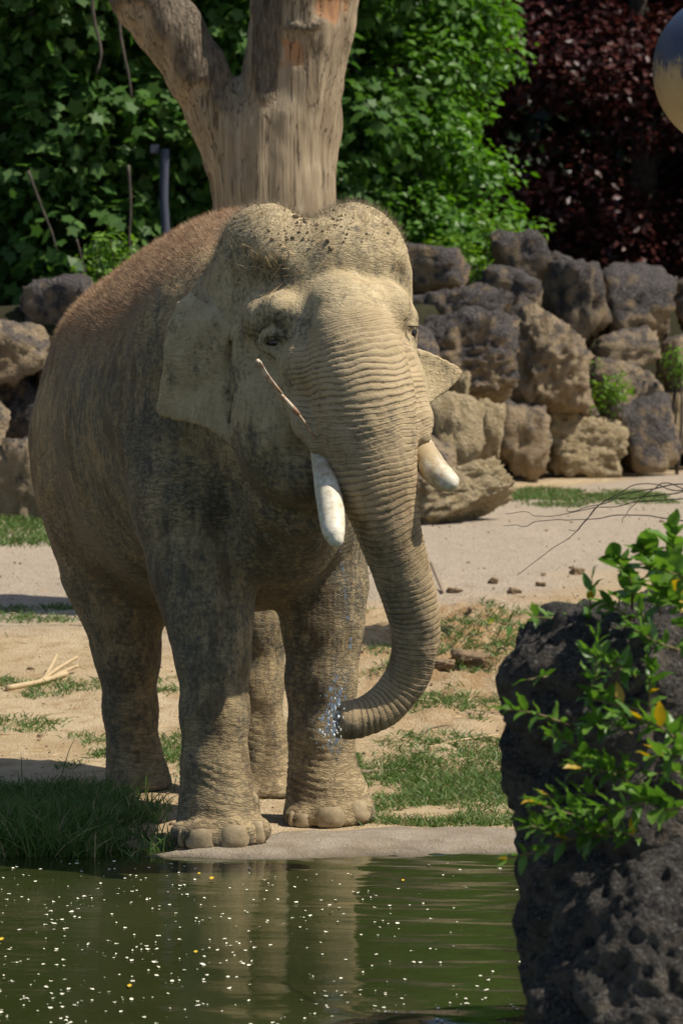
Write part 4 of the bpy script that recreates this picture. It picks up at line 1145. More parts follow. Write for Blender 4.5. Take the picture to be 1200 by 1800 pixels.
ELE = None
if want('elephant'):
    ELE = build_elephant()
    root, o3, bvh, EV, EN, EB, tp = ELE

    def hit(px, py):
        r = Vector(ray(px, py)).normalized()
        h = bvh.ray_cast(Vector(CAMP) + r * 10, r)
        if h[0] is None: return None, None
        return np.array(h[0]), np.array(h[1])

    # ---- tusks
    def tusk(rows, nseg=20):
        rows = spline(np.array(rows, float), 26)
        pts = np.array([P(*r[:3]) for r in rows]); rad = np.array([r[3] * r[2] / FPX for r in rows])
        # rounded end
        tdir = pts[-1] - pts[-2]; tdir /= np.linalg.norm(tdir)
        ex = [(0.45, 0.88), (0.75, 0.64), (0.93, 0.32), (1.0, 0.04)]
        e_p = [pts[-1] + tdir * rad[-1] * a for a, b in ex]; e_r = [rad[-1] * b for a, b in ex]
        v, f = tube(np.concatenate([pts, e_p]), np.concatenate([rad, e_r]), nseg)
        tip = np.repeat(np.linspace(0, 1, 30) ** 1.3, nseg); tip = np.concatenate([tip, [0, 1]])
        v = v + (fbm(v * 14, 3, 71) * 0.0045)[:, None] * np.array([1, 0, 1])
        return v, f, tip
    for k_, rows in enumerate(([(548, 742, 14.50, 14), (556, 775, 14.38, 15), (565, 808, 14.28, 18), (574, 850, 14.18, 22.5), (582, 900, 14.08, 23.5), (587, 935, 14.0, 20), (590, 948, 13.98, 15)],
                 [(728, 758, 14.52, 22), (738, 784, 14.40, 24), (752, 810, 14.30, 25), (772, 835, 14.20, 24), (787, 846, 14.15, 20)])):
        v, f, tip = tusk(rows)
        me = mesh_np('tusk', v - o3, f); attr(me, 'tip', np.clip(tip + (0.3 if k_ == 0 else -0.25), -0.6, 1.0)); obj('tusk', me, M_tusk, root)
    # ---- eyes
    for k_, (ex, ey, r) in enumerate(((484, 602, 0.042), (721, 585, 0.030))):
        bm = bmesh.new(); bmesh.ops.create_uvsphere(bm, u_segments=20, v_segments=14, radius=r)
        hp = P(ex, ey, EYED[k_])
        me = bpy.data.meshes.new('eye'); bm.to_mesh(me); bm.free()
        me.polygons.foreach_set('use_smooth', [True] * len(me.polygons))
        e = obj('eye', me, M_eye, root); e.location = Vector(hp + np.array([0, 1, 0]) * (r * 0.55) - o3)
        n_l = 70; lx = rng.uniform(-22, 26, n_l) if k_ == 0 else rng.uniform(-8, 12, n_l)
        lb = np.array([P(ex + q_, ey - 6 - 6 * math.cos(q_ / 18), EYED[k_] - 0.045) for q_ in lx])
        ld = np.array([0.15 if k_ == 0 else 0.7, -0.8, -0.35]) + rng.normal(size=(n_l, 3)) * 0.25; ld /= np.linalg.norm(ld, axis=1)[:, None]
        v, f = blades(lb, ld, rng.uniform(0.03, 0.06, n_l), 0.0016, 0.2)
        obj('eyelashes', mesh_np('eyelashes', v - o3 - np.array(e.location), f, smooth=False), M_lash, e, kind='stuff')
    # ---- toenails
    def nail(px, py, wpx, hpx):
        p, n = hit(px, py)
        if p is None or p[2] > 0.3: return
        n = n.copy(); n[2] = np.clip(n[2], 0.05, 0.3); n /= np.linalg.norm(n)
        s = p[1] / FPX
        x = np.cross([0, 0, 1.0], n); x /= np.linalg.norm(x); y = np.cross(n, x)
        V = []; nu, nv = 14, 8
        for j in range(nv):
            r = j / (nv - 1)
            for i in range(nu):
                a = 2 * math.pi * i / nu
                ca, sa = math.cos(a), math.sin(a)
                e = (abs(ca) ** 4.0 + abs(sa) ** 4.0) ** (-1 / 4.0)
                u, v_ = ca * e * r, sa * e * r
                flat = v_ if v_ > 0 else v_ * 0.9
                bulge = (1 - r ** 3.0) * 0.014 - 0.0065 - 0.012 * u * u
                V.append(p + x * u * wpx * s * 0.5 * (1 - 0.12 * max(0, v_)) + y * flat * hpx * s * 0.62 + n * bulge)
        V = np.array(V); V[:, 2] = np.maximum(V[:, 2], 0.002)
        Qf = [(j * nu + i, j * nu + (i + 1) % nu, (j + 1) * nu + (i + 1) % nu, (j + 1) * nu + i) for j in range(nv - 1) for i in range(nu)]
        V += (fbm(V * 40, 2, 77) * 0.0015)[:, None] * n
        obj('toenail', mesh_np('toenail', V - o3, np.array(Qf)[:, ::-1]), M_nail, root)
    for a in ((316, 1474, 16, 30), (353, 1479, 54, 36), (412, 1472, 54, 36), (456, 1464, 30, 34),
              (510, 1440, 14, 24), (531, 1446, 33, 26), (580, 1438, 54, 32), (632, 1425, 42, 32), (485, 1405, 38, 24), (450, 1406, 18, 20)):
        nail(*a)
    # ---- hair on the back and crown
    def fur(mask, n, length, width, lean, name, mat, upw=0.5):
        wgt = mask / mask.sum()
        i = rng.choice(len(EV), n, p=wgt)
        b = EV[i] + rng.normal(size=(n, 3)) * 0.004
        d = EN[i] + lean + rng.normal(size=(n, 3)) * 0.38; d[:, 2] += upw * 0.2
        d /= np.linalg.norm(d, axis=1)[:, None]
        b = b - EN[i] * 0.004
        v, f = blades(b, d, length * rng.uniform(0.4, 1.2, n), width, 0.25)
        obj(name, mesh_np(name, v - o3, f, smooth=False), mat, root, kind='stuff')
    fur(np.clip(EB, 0, 1) ** 1.3 + 1e-9, 80000, 0.032, 0.0015, np.array([-0.35, 0.5, 0.1]), 'back_hair', M_hair)
    cr = sstep(2.58, 2.78, EV[:, 2]) * (EV[:, 1] < 15.15) + 0.6 * np.exp(-(((to_px(EV)[0] - 445) / 45) ** 2 + ((to_px(EV)[1] - 485) / 40) ** 2)) * (EV[:, 1] < 15.0)
    fur(cr + 1e-9, 9000, 0.040, 0.0014, np.array([-0.1, 0.1, 0.25]), 'head_hair', M_hair2)
    # ---- loose straw and mud crumbs lying on the animal
    top = np.clip(EB, 0, 1) * sstep(0.2, 0.6, EN[:, 2])
    px_, py_ = to_px(EV)
    hs = np.exp(-(((px_ - 460) / 50) ** 2 + ((py_ - 470) / 34) ** 2)) * (EV[:, 1] < 15.0) * (EN[:, 1] < 0.2)
    wgt = top * 0.25 / top.sum() + 0.75 * hs / hs.sum()
    n = 300
    i = rng.choice(len(EV), n, p=wgt)
    tdir = rng.normal(size=(n, 3)); tdir -= EN[i] * np.sum(tdir * EN[i], 1)[:, None]; tdir /= np.linalg.norm(tdir, axis=1)[:, None]
    tdir = tdir + EN[i] * 0.12; tdir /= np.linalg.norm(tdir, axis=1)[:, None]
    v, f = blades(EV[i] + EN[i] * 0.004, tdir, rng.uniform(0.03, 0.11, n), 0.0030, 0.08, nseg=2)
    obj('straw', mesh_np('straw', v, f), M_straw, None, 'loose straw stalks lying on the back and brow of the elephant', 'straw', kind='stuff')
    ct = np.exp(-(((px_ - 545) / 70) ** 2 + ((py_ - 405) / 40) ** 2)) * (EV[:, 1] < 15.1) * (EN[:, 1] < 0.3)
    i = rng.choice(len(EV), 260, p=ct / ct.sum())
    parts = []
    for j in i:
        bm = bmesh.new(); bmesh.ops.create_icosphere(bm, subdivisions=1, radius=1)
        vv = np.array([q.co[:] for q in bm.verts]); ff = np.array([[q.index for q in fc.verts] for fc in bm.faces]); bm.free()
        s = min(0.014, 0.002 + rng.exponential(0.0028))
        vv = vv * s * rng.uniform(0.6, 1.2, 3) * (1 + 0.35 * rng.normal(size=(len(vv), 1)))
        parts.append((vv + EV[j] + EN[j] * s * 0.25, ff))
    v, f = join(parts)
    obj('mud_crumbs', mesh_np('mud_crumbs', v, f, smooth=False), M_crumb, None, 'crumbs of dried mud scattered on the crown of the elephant', 'mud', kind='stuff')
    # ---- reed stem held in the mouth
    sp = np.array([P(566, 792, 14.30), P(545, 757, 14.20), P(524, 728, 14.12), P(490, 690, 14.02), P(466, 658, 13.96), P(452, 633, 13.92)])
    v1, f1 = tube(spline(sp[:3], 10), np.linspace(0.006, 0.0065, 10), 8)
    v2, f2 = tube(spline(sp[2:], 14), np.linspace(0.0105, 0.009, 14) + 0.0015 * np.sin(np.arange(14)), 8)
    v3, f3 = tube(spline(sp[3:] + np.array([0.012, 0.0, -0.004]), 8), np.linspace(0.006, 0.004, 8), 6)
    v, f = join([(v1, f1), (v2, f2), (v3, f3)])
    obj('reed_stem', mesh_np('reed_stem', v, f), M_reed, None, 'split brown reed stem sticking up from the mouth of the elephant', 'stem')
# ================================================================== grass
def grass_mat(name, a, b, tip):
    t = MT(name)
    c = t.mix(t.attr('v'), a, b)
    c = t.mix(t.mr(t.attr('v'), 0.88, 0.93), c, tip)
    m = t.set(Base_Color=c, Roughness=0.5, Specular_IOR_Level=0.3)
    tr = t.node('ShaderNodeBsdfTranslucent'); t.l.new(c, tr.inputs[0])
    mx = t.node('ShaderNodeMixShader'); mx.inputs[0].default_value = 0.3
    t.l.new(t.b.outputs[0], mx.inputs[1]); t.l.new(tr.outputs[0], mx.inputs[2]); t.l.new(mx.outputs[0], t.out.inputs[0])
    return m
M_grass = grass_mat('grass_blades', (0.070, 0.135, 0.025), (0.140, 0.215, 0.050), (0.40, 0.33, 0.17))
M_grass_d = grass_mat('tall_grass', (0.045, 0.100, 0.020), (0.095, 0.160, 0.038), (0.28, 0.23, 0.11))

def grass(name, x, y, h, width, label, mat=None, lean=0.35, nseg=3, zoff=0.0, seed=0):
    r = np.random.default_rng(seed); n = len(x)
    b = np.stack([x, y, gz(x, y) - 0.004 + zoff], 1)
    d = r.normal(size=(n, 3)) * np.array([lean, lean, 0]); d[:, 2] = 1; d /= np.linalg.norm(d, axis=1)[:, None]
    side = r.normal(size=(n, 3)); 
    L = h * r.uniform(0.45, 1.15, n)
    # bend to the side the blade leans to
    sag = d.copy(); sag[:, 2] = -0.5
    sd_ = np.cross(d, np.stack([np.cos(q := r.uniform(0, 6.28, n)), np.sin(q), 0 * q], 1)); sd_ /= np.linalg.norm(sd_, axis=1)[:, None] + 1e-9
    rows = []
    for i in range(nseg + 1):
        f = i / nseg
        c = b + d * (L * f)[:, None] + sag * (L * f * f * 0.55)[:, None]
        if i < nseg:
            wd = (width * r.uniform(0.7, 1.3, n) * (1 - 0.6 * f) * 0.5)[:, None] * sd_
            rows += [c - wd, c + wd]
        else: rows.append(c)
    k = len(rows); V = np.stack(rows, 1).reshape(-1, 3); o = np.arange(n)[:, None] * k
    fs = [np.concatenate([o + np.array([[2 * i, 2 * i + 1, 2 * i + 3, 2 * i + 2]]) for i in range(nseg - 1)]), o + np.array([[2 * nseg - 2, 2 * nseg - 1, 2 * nseg]])] if nseg > 1 else [o + np.array([[0, 1, 2]])]
    me = mesh_np(name, V, fs, smooth=False)
    attr(me, 'v', np.repeat(r.uniform(0, 1, n), k))
    return obj(name, me, mat or M_grass, None, label, 'grass', kind='stuff')

def scatter(n, x0, x1, y0, y1, dens, seed):
    r = np.random.default_rng(seed); X = []; Y = []; tot = 0
    while tot < n:
        x = r.uniform(x0, x1, n * 3); y = r.uniform(y0, y1, n * 3)
        k = r.uniform(size=n * 3) < dens(x, y)
        X.append(x[k]); Y.append(y[k]); tot += k.sum()
        if tot == 0: break
    return np.concatenate(X)[:n], np.concatenate(Y)[:n]
def nz2(x, y, s, seed, o=3): return fbm(np.stack([x * s, y * s, 0 * x], 1), o, seed)

if want('grass'):
    x, y = scatter(20000, -3.6, -0.75, 14.78, 16.9, lambda x, y: sstep(-0.35, 0.15, nz2(x, y, 1.6, 301)) * sstep(-0.70, -0.95, x - 0.10 * (y - 15)) * sstep(17.0, 16.0, y + nz2(x, y, 2, 302) * 0.6) * sstep(14.72, 14.80, y), 1)
    hh = 0.16 + 0.15 * sstep(15.9, 15.0, y) * sstep(-0.95, -1.4, x)
    grass('tall_grass', x, y, hh, 0.0075, 'tall dark green grass on the pond bank beside the front foot', M_grass, 0.32, 3, seed=1)
    x, y = scatter(22000, 0.02, 2.6, 15.48, 18.1, lambda x, y: sstep(-0.30, 0.20, nz2(x, y, 1.5, 305) + 0.25 * sstep(17.2, 16.2, y)) * sstep(18.0, 17.0, y + nz2(x, y, 1.6, 307) * 0.8) * sstep(0.0, 0.25, x - 0.05 + nz2(x, y, 3, 306) * 0.2) * sstep(15.5, 15.62, y + 0.08 * nz2(x, y, 5, 309)), 2)
    grass('short_grass', x, y, 0.075, 0.0065, 'short sunlit grass between the stone ledge and the sand', M_grass, 0.5, 2, seed=2)
    x, y = scatter(26000, -2.6, 2.6, 16.6, 23.0, lambda x, y: sstep(0.16, 0.42, nz2(x, y, 1.7, 311) + 0.12 * sstep(20.5, 18, y) + 0.16 * np.exp(-((x - 0.75) / 0.6) ** 2)) * (0.3 + 0.7 * sstep(-0.2, 0.3, nz2(x, y, 9, 312))), 3)
    grass('grass_tufts', x, y, 0.075, 0.0075, 'sparse low grass tufts scattered over the sand', M_grass, 0.6, 2, seed=3)
    x, y = scatter(12000, -4.2, -1.6, 25.7, 28.0, lambda x, y: sstep(25.7, 26.1, y + 0.3 * nz2(x, y, 2, 313)), 4)
    grass('grass_strip', x, y, 0.10, 0.010, 'sunlit grass strip at the foot of the wall behind the rump', M_grass, 0.45, 2, seed=4)
    x, y = scatter(9000, 1.2, 3.4, 29.0, 32.4, lambda x, y: sstep(0.2, -0.2, np.hypot((x - 2.0) / 0.85, (y - 30.6) / 1.05) - 1 + nz2(x, y, 2.5, 317) * 0.7), 5)
    grass('grass_patch', x, y, 0.06, 0.010, 'flat green grass patch on the path before the boulder wall', M_grass, 0.5, 2, seed=5)
    x, y = scatter(5000, -0.62, 0.1, 15.4, 18.0, lambda x, y: sstep(0.05, 0.3, nz2(x, y, 2.0, 319)) * sstep(16.0, 17.0, y), 6)
    grass('grass_wisps', x, y, 0.05, 0.006, 'thin grass between the hind legs of the elephant', M_grass, 0.5, 2, seed=6)
    # a few tall flowering stalks in the bank
    x, y = scatter(26, -2.0, -1.05, 14.95, 16.6, lambda x, y: 0 * x + 1, 7)
    grass('grass_stalks', x, y, 0.42, 0.006, 'tall seeding grass stalks rising from the bank grass', M_grass_d, 0.15, 3, seed=7)

# ================================================================== sprigs on the foreground boulder
M_sprig = leaf_mat('sprig_leaf', (0.040, 0.110, 0.018), (0.135, 0.245, 0.036), 0.35, 0.4, 0.4)
M_sprig_y = leaf_mat('yellowed_leaf', (0.42, 0.26, 0.03), (0.50, 0.34, 0.05), 0.35)
t = MT('sprig_stem'); M_stem = t.set(Base_Color=(0.16, 0.12, 0.06), Roughness=0.7)
def leaf_blade(seed, kind):
    """a curved, folded leaf with real width"""
    r = np.random.default_rng(seed); n = 7; V = []
    for i in range(n):
        f = i / (n - 1); wd = 0.19 * math.sin(math.pi * min(1, f * 0.97 + 0.03)) ** 0.8 * (1.35 - 0.7 * f) * (1.0 if kind == 0 else 1.7)
        z = -0.22 * f * f * (1 + 0.4 * r.normal()) + 0.05 * f
        V += [(-wd, f, z + wd * 0.35), (0, f, z), (wd, f, z + wd * 0.35)]
    Fq = []
    for i in range(n - 1):
        for j in range(2): Fq.append((3 * i + j, 3 * i + j + 1, 3 * i + j + 4, 3 * i + j + 3))
    me = mesh_np('leaf', np.array(V), np.array(Fq))
    attr(me, 'v', np.full(len(V), r.uniform(0, 1)))
    me.materials.append(M_sprig_y if seed in (405, 423) else M_sprig)
    return me
if want('sprigs'):
    LB = [[leaf_blade(400 + i, 0) for i in range(6)], [leaf_blade(420 + i, 1) for i in range(4)]]
    GS = 'leafy sprigs growing on the foreground boulders'
    def sprig(p0, p1, nl, size, label, seed, kind=0, sagz=0.0):
        r = np.random.default_rng(seed)
        p0 = np.array(p0); p1 = np.array(p1)
        root = empty('leafy_sprig', p0, label, 'plant', GS)
        mid = (p0 + p1) / 2 + np.array([0, 0, -sagz]) + r.normal(size=3) * 0.015
        pts = spline(np.array([p0, mid, p1]) - p0, 12)
        v, f = tube(pts, np.linspace(0.0045, 0.0018, 12), 6)
        obj('stem', mesh_np('stem', v, f), M_stem, root)
        tan = np.gradient(pts, axis=0); tan /= np.linalg.norm(tan, axis=1)[:, None]
        for i in range(nl):
            f = 0.12 + 0.88 * (i // 2) / max(1, (nl - 1) // 2)
            k = int(round(f * 11)); tg = tan[k]
            s = np.cross(tg, [0, 0, 1.0]); 
            if np.linalg.norm(s) < 0.2: s = np.array([1.0, 0, 0])
            s /= np.linalg.norm(s); up = np.cross(s, tg)
            a = (0 if (i // 2) % 2 == 0 else math.pi / 2) + (math.pi if i % 2 else 0) + r.normal(0, 0.3)
            out = s * math.cos(a) + up * math.sin(a)
            dr = out * 0.8 + tg * (0.35 + 0.9 * f * f) + np.array([0, 0, 0.25]) + r.normal(size=3) * 0.15
            if i >= nl - 2: dr = tg + out * 0.35
            dr /= np.linalg.norm(dr)
            nz = np.array([0, 0, 1.0]) + out * 0.2 + r.normal(size=3) * 0.25; nz -= dr * (nz @ dr); nz /= np.linalg.norm(nz) + 1e-9
            x = np.cross(dr, nz)
            L = size * r.uniform(0.7, 1.15) * (0.7 + 0.5 * math.sin(math.pi * min(1, 0.25 + f * 0.6)))
            o = bpy.data.objects.new('leaf', LB[kind][int(r.integers(len(LB[kind]) - 1)) if r.uniform() > 0.04 else -1]); COL.objects.link(o)
            o.parent = root
            o.matrix_local = Matrix(((x[0] * L, dr[0] * L, nz[0] * L, pts[k][0]), (x[1] * L, dr[1] * L, nz[1] * L, pts[k][1]), (x[2] * L, dr[2] * L, nz[2] * L, pts[k][2]), (0, 0, 0, 1)))
    S = [  # px0, py0, d0, px1, py1, d1, leaves, leaf length, label, kind
        (905, 1095, 10.1, 868, 1092, 9.95, 6, 0.060, 'small pale sprig creeping over the upper edge of the overgrown boulder', 0),
        (985, 1085, 10.2, 930, 1082, 10.0, 8, 0.065, 'sprig lying flat along the top of the overgrown boulder', 0),
        (1030, 1110, 10.1, 1040, 1020, 10.1, 9, 0.075, 'upright sprig standing in the notch of the overgrown boulder', 0),
        (1035, 1225, 9.75, 1050, 1120, 9.7, 12, 0.085, 'bushy sprig in the middle of the overgrown boulder', 0),
        (1140, 1250, 9.6, 1143, 1175, 9.55, 10, 0.080, 'star-shaped sprig against dark rock below the big leaves', 0),
        (960, 1190, 9.85, 925, 1195, 9.75, 4, 0.060, 'tiny sprig with few leaves near the left shoulder of the boulder', 0),
        (1000, 1275, 9.7, 876, 1245, 9.6, 14, 0.070, 'long trailing sprig reaching over the boulder edge towards the sand', 0),
        (1110, 1290, 9.6, 1030, 1280, 9.5, 14, 0.080, 'leafy sprig trailing across the boulder face', 0),
        (1200, 1310, 9.5, 1080, 1255, 9.4, 14, 0.085, 'branching sprig hanging at mid height with yellowing leaves', 0),
        (1240, 1330, 9.4, 1140, 1330, 9.3, 14, 0.090, 'dense glossy sprig at the outer end of the trailing band', 0),
        (1120, 1350, 9.5, 1010, 1345, 9.4, 14, 0.080, 'sprig of narrow leaves below the trailing band', 0),
        (1060, 1395, 9.5, 935, 1405, 9.45, 14, 0.075, 'drooping sprig near the waterside face of the boulder', 0),
        (1140, 1410, 9.4, 1035, 1425, 9.3, 14, 0.080, 'dark leafy sprig hanging low on the boulder', 0),
        (1070, 1460, 9.4, 960, 1490, 9.35, 12, 0.075, 'lowest sprig hanging down towards the pond', 0),
        (960, 1500, 9.5, 890, 1510, 9.4, 6, 0.060, 'thin sprig dangling out over the water', 0),
        (1200, 1420, 9.25, 1120, 1395, 9.2, 12, 0.085, 'sprig with rounded dark leaves beside the lower boulder', 1),
        (1110, 1070, 10.2, 1085, 985, 10.0, 12, 0.100, 'tall broad-leaved sprig bending over the sand', 1),
        (1160, 1080, 10.1, 1130, 960, 9.9, 14, 0.110, 'broad-leaved sprig with sunlit upright leaves on the boulder top', 1),
        (1200, 1080, 10.0, 1185, 930, 9.8, 14, 0.110, 'highest broad-leaved sprig on the boulder top', 1),
        (1230, 1090, 9.9, 1160, 1030, 9.7, 14, 0.095, 'low dense broad-leaved sprig on the boulder top', 1),
        (1110, 1090, 10.0, 1060, 1060, 9.9, 10, 0.075, 'grassy sprig at the foot of the broad-leaved ones', 0),
        (1130, 1130, 9.8, 1128, 1075, 9.8, 8, 0.075, 'short upright sprig between two dark boulders', 0),
        (1250, 1130, 9.8, 1190, 1060, 9.6, 12, 0.095, 'outermost broad-leaved sprig hanging over dark rock', 1),
    ]
    more = ['beside the notch', 'under the star-shaped sprig', 'above the trailing band', 'inside the trailing band', 'under the trailing band', 'above the lowest sprig', 'next to the drooping sprig', 'at the water side',
            'between the trailing and drooping sprigs', 'at the seam of the two boulders', 'behind the bushy sprig', 'close to the lower boulder', 'below the big leaves', 'among the big leaves']
    r = np.random.default_rng(77)
    spots = [(1075, 1150), (1165, 1275), (1080, 1235), (1010, 1310), (1090, 1375), (1040, 1440), (990, 1420), (960, 1450), (1050, 1330), (1090, 1465), (1090, 1180), (1170, 1365), (1150, 1120), (1180, 1010)]
    for (a, b), q in zip(spots, more):
        L = r.uniform(50, 95)
        S.append((a + L * 0.5, b + 20 + r.uniform(-10, 20), 9.6 if b < 1400 else 9.4, a - L * 0.5, b - r.uniform(-5, 30), 9.45 if b < 1400 else 9.3, 12, 0.075, 'leafy side shoot on the overgrown boulder ' + q, int(b < 1020)))
    for i, (a, b, d0, c_, e, d1, nl, sz, lab, kd) in enumerate(S):
        sprig(P(a, b, d0), P(c_, e, d1), int(nl * 1.4), sz * 0.8, lab, 500 + i, kd)
    # dry vines arching out from the plants over the path
    t = MT('dry_vine'); M_vine = t.set(Base_Color=(0.10, 0.07, 0.05), Roughness=0.8)
    GV = 'dry vines arching over the path'
    for i, (pts, lab) in enumerate((
        ([(1330, 960), (1250, 880), (1180, 858), (1120, 850), (1060, 886), (1000, 938), (912, 1008)], 'dry vine arching high then drooping to the sand'),
        ([(1330, 900), (1200, 880), (1120, 884), (1040, 893), (960, 905), (888, 904)], 'dry vine running level over the path'),
        ([(1330, 880), (1200, 848), (1130, 862), (1060, 880), (1000, 902), (1010, 880), (1040, 874)], 'dry vine curling back upon itself over the path'),
        ([(1330, 850), (1200, 866), (1120, 874), (1070, 884), (1020, 925), (1004, 934)], 'short dry vine crossing the arching one'),
        ([(1330, 930), (1200, 914), (1100, 908), (1000, 914), (930, 920), (886, 922)], 'lowest dry vine running level over the path'),
        ([(1330, 905), (1220, 868), (1170, 852), (1130, 870), (1102, 905), (1092, 922)], 'dry vine hooked downward at its tip'))):
        p = spline(np.array([P(a, b, 10.8 + 0.25 * k) for k, (a, b) in enumerate(pts)]), 60)
        p = p + np.stack([vnoise(np.stack([np.linspace(0, 12, 60), np.full(60, i * 7.3 + q_), np.zeros(60)], 1), 9) for q_ in (0, 2, 4)], 1) * 0.012
        v, f = tube(p, np.linspace(0.0026, 0.0010, 60), 6)
        loc = p[0]
        obj('dry_vine', mesh_np('dry_vine', v - loc, f), M_vine, None, lab, 'vine', GV, loc=loc)
# ================================================================== small things
t = MT('mud_clod'); n_ = t.noise(t.coord('Object'), 25, 5, 0.65)
M_clod = t.set(Base_Color=t.mix(n_, (0.12, 0.08, 0.045), (0.26, 0.18, 0.10)), Normal=t.bump(n_, 0.8, 0.01))
t = MT('dead_stick'); M_stick = t.set(Base_Color=t.mix(t.noise(t.coord('Object'), 20, 3), (0.16, 0.11, 0.07), (0.30, 0.23, 0.16)))
t = MT('pale_reed'); M_pale = t.set(Base_Color=t.mix(t.noise(t.coord('Object'), 12, 3), (0.55, 0.42, 0.24), (0.36, 0.25, 0.13)), Roughness=0.6)
t = MT('ball_plastic')
co = t.coord('Object'); sz = t.node('ShaderNodeSeparateXYZ'); t.l.new(co, sz.inputs[0])
n1 = t.noise(co, 7, 6, 0.7); n2 = t.noise(t.coord('Object', scale=(14, 14, 4)), 3, 5, 0.7)
lvl = t.math('ADD', t.math('MULTIPLY', sz.outputs[2], -1.3), t.math('ADD', t.math('MULTIPLY', n1, 0.8), t.math('MULTIPLY', n2, 0.6)))
c = t.mix(t.mr(lvl, 0.62, 0.80), t.mix(n2, (0.018, 0.028, 0.060), (0.045, 0.060, 0.105)), t.mix(n1, (0.26, 0.19, 0.085), (0.38, 0.30, 0.16)))
M_ball = t.set(Base_Color=c, Roughness=0.42, Specular_IOR_Level=0.4, Normal=t.bump(n2, 0.25, 0.01))
t = MT('steel_chain'); M_steel = t.set(Base_Color=(0.32, 0.31, 0.30), Roughness=0.45, Metallic=0.8)
t = MT('post_timber'); n_ = t.noise(t.coord('Object', scale=(8, 8, 1)), 5, 5)
M_post = t.set(Base_Color=t.mix(n_, (0.030, 0.036, 0.055), (0.095, 0.10, 0.13)), Normal=t.bump(n_, 0.5, 0.01))
t = MT('petal'); M_petal = t.set(Base_Color=(0.80, 0.76, 0.58), Roughness=0.6)
t = MT('yellow_leaf'); M_yleaf = t.set(Base_Color=(0.62, 0.40, 0.03), Roughness=0.6)

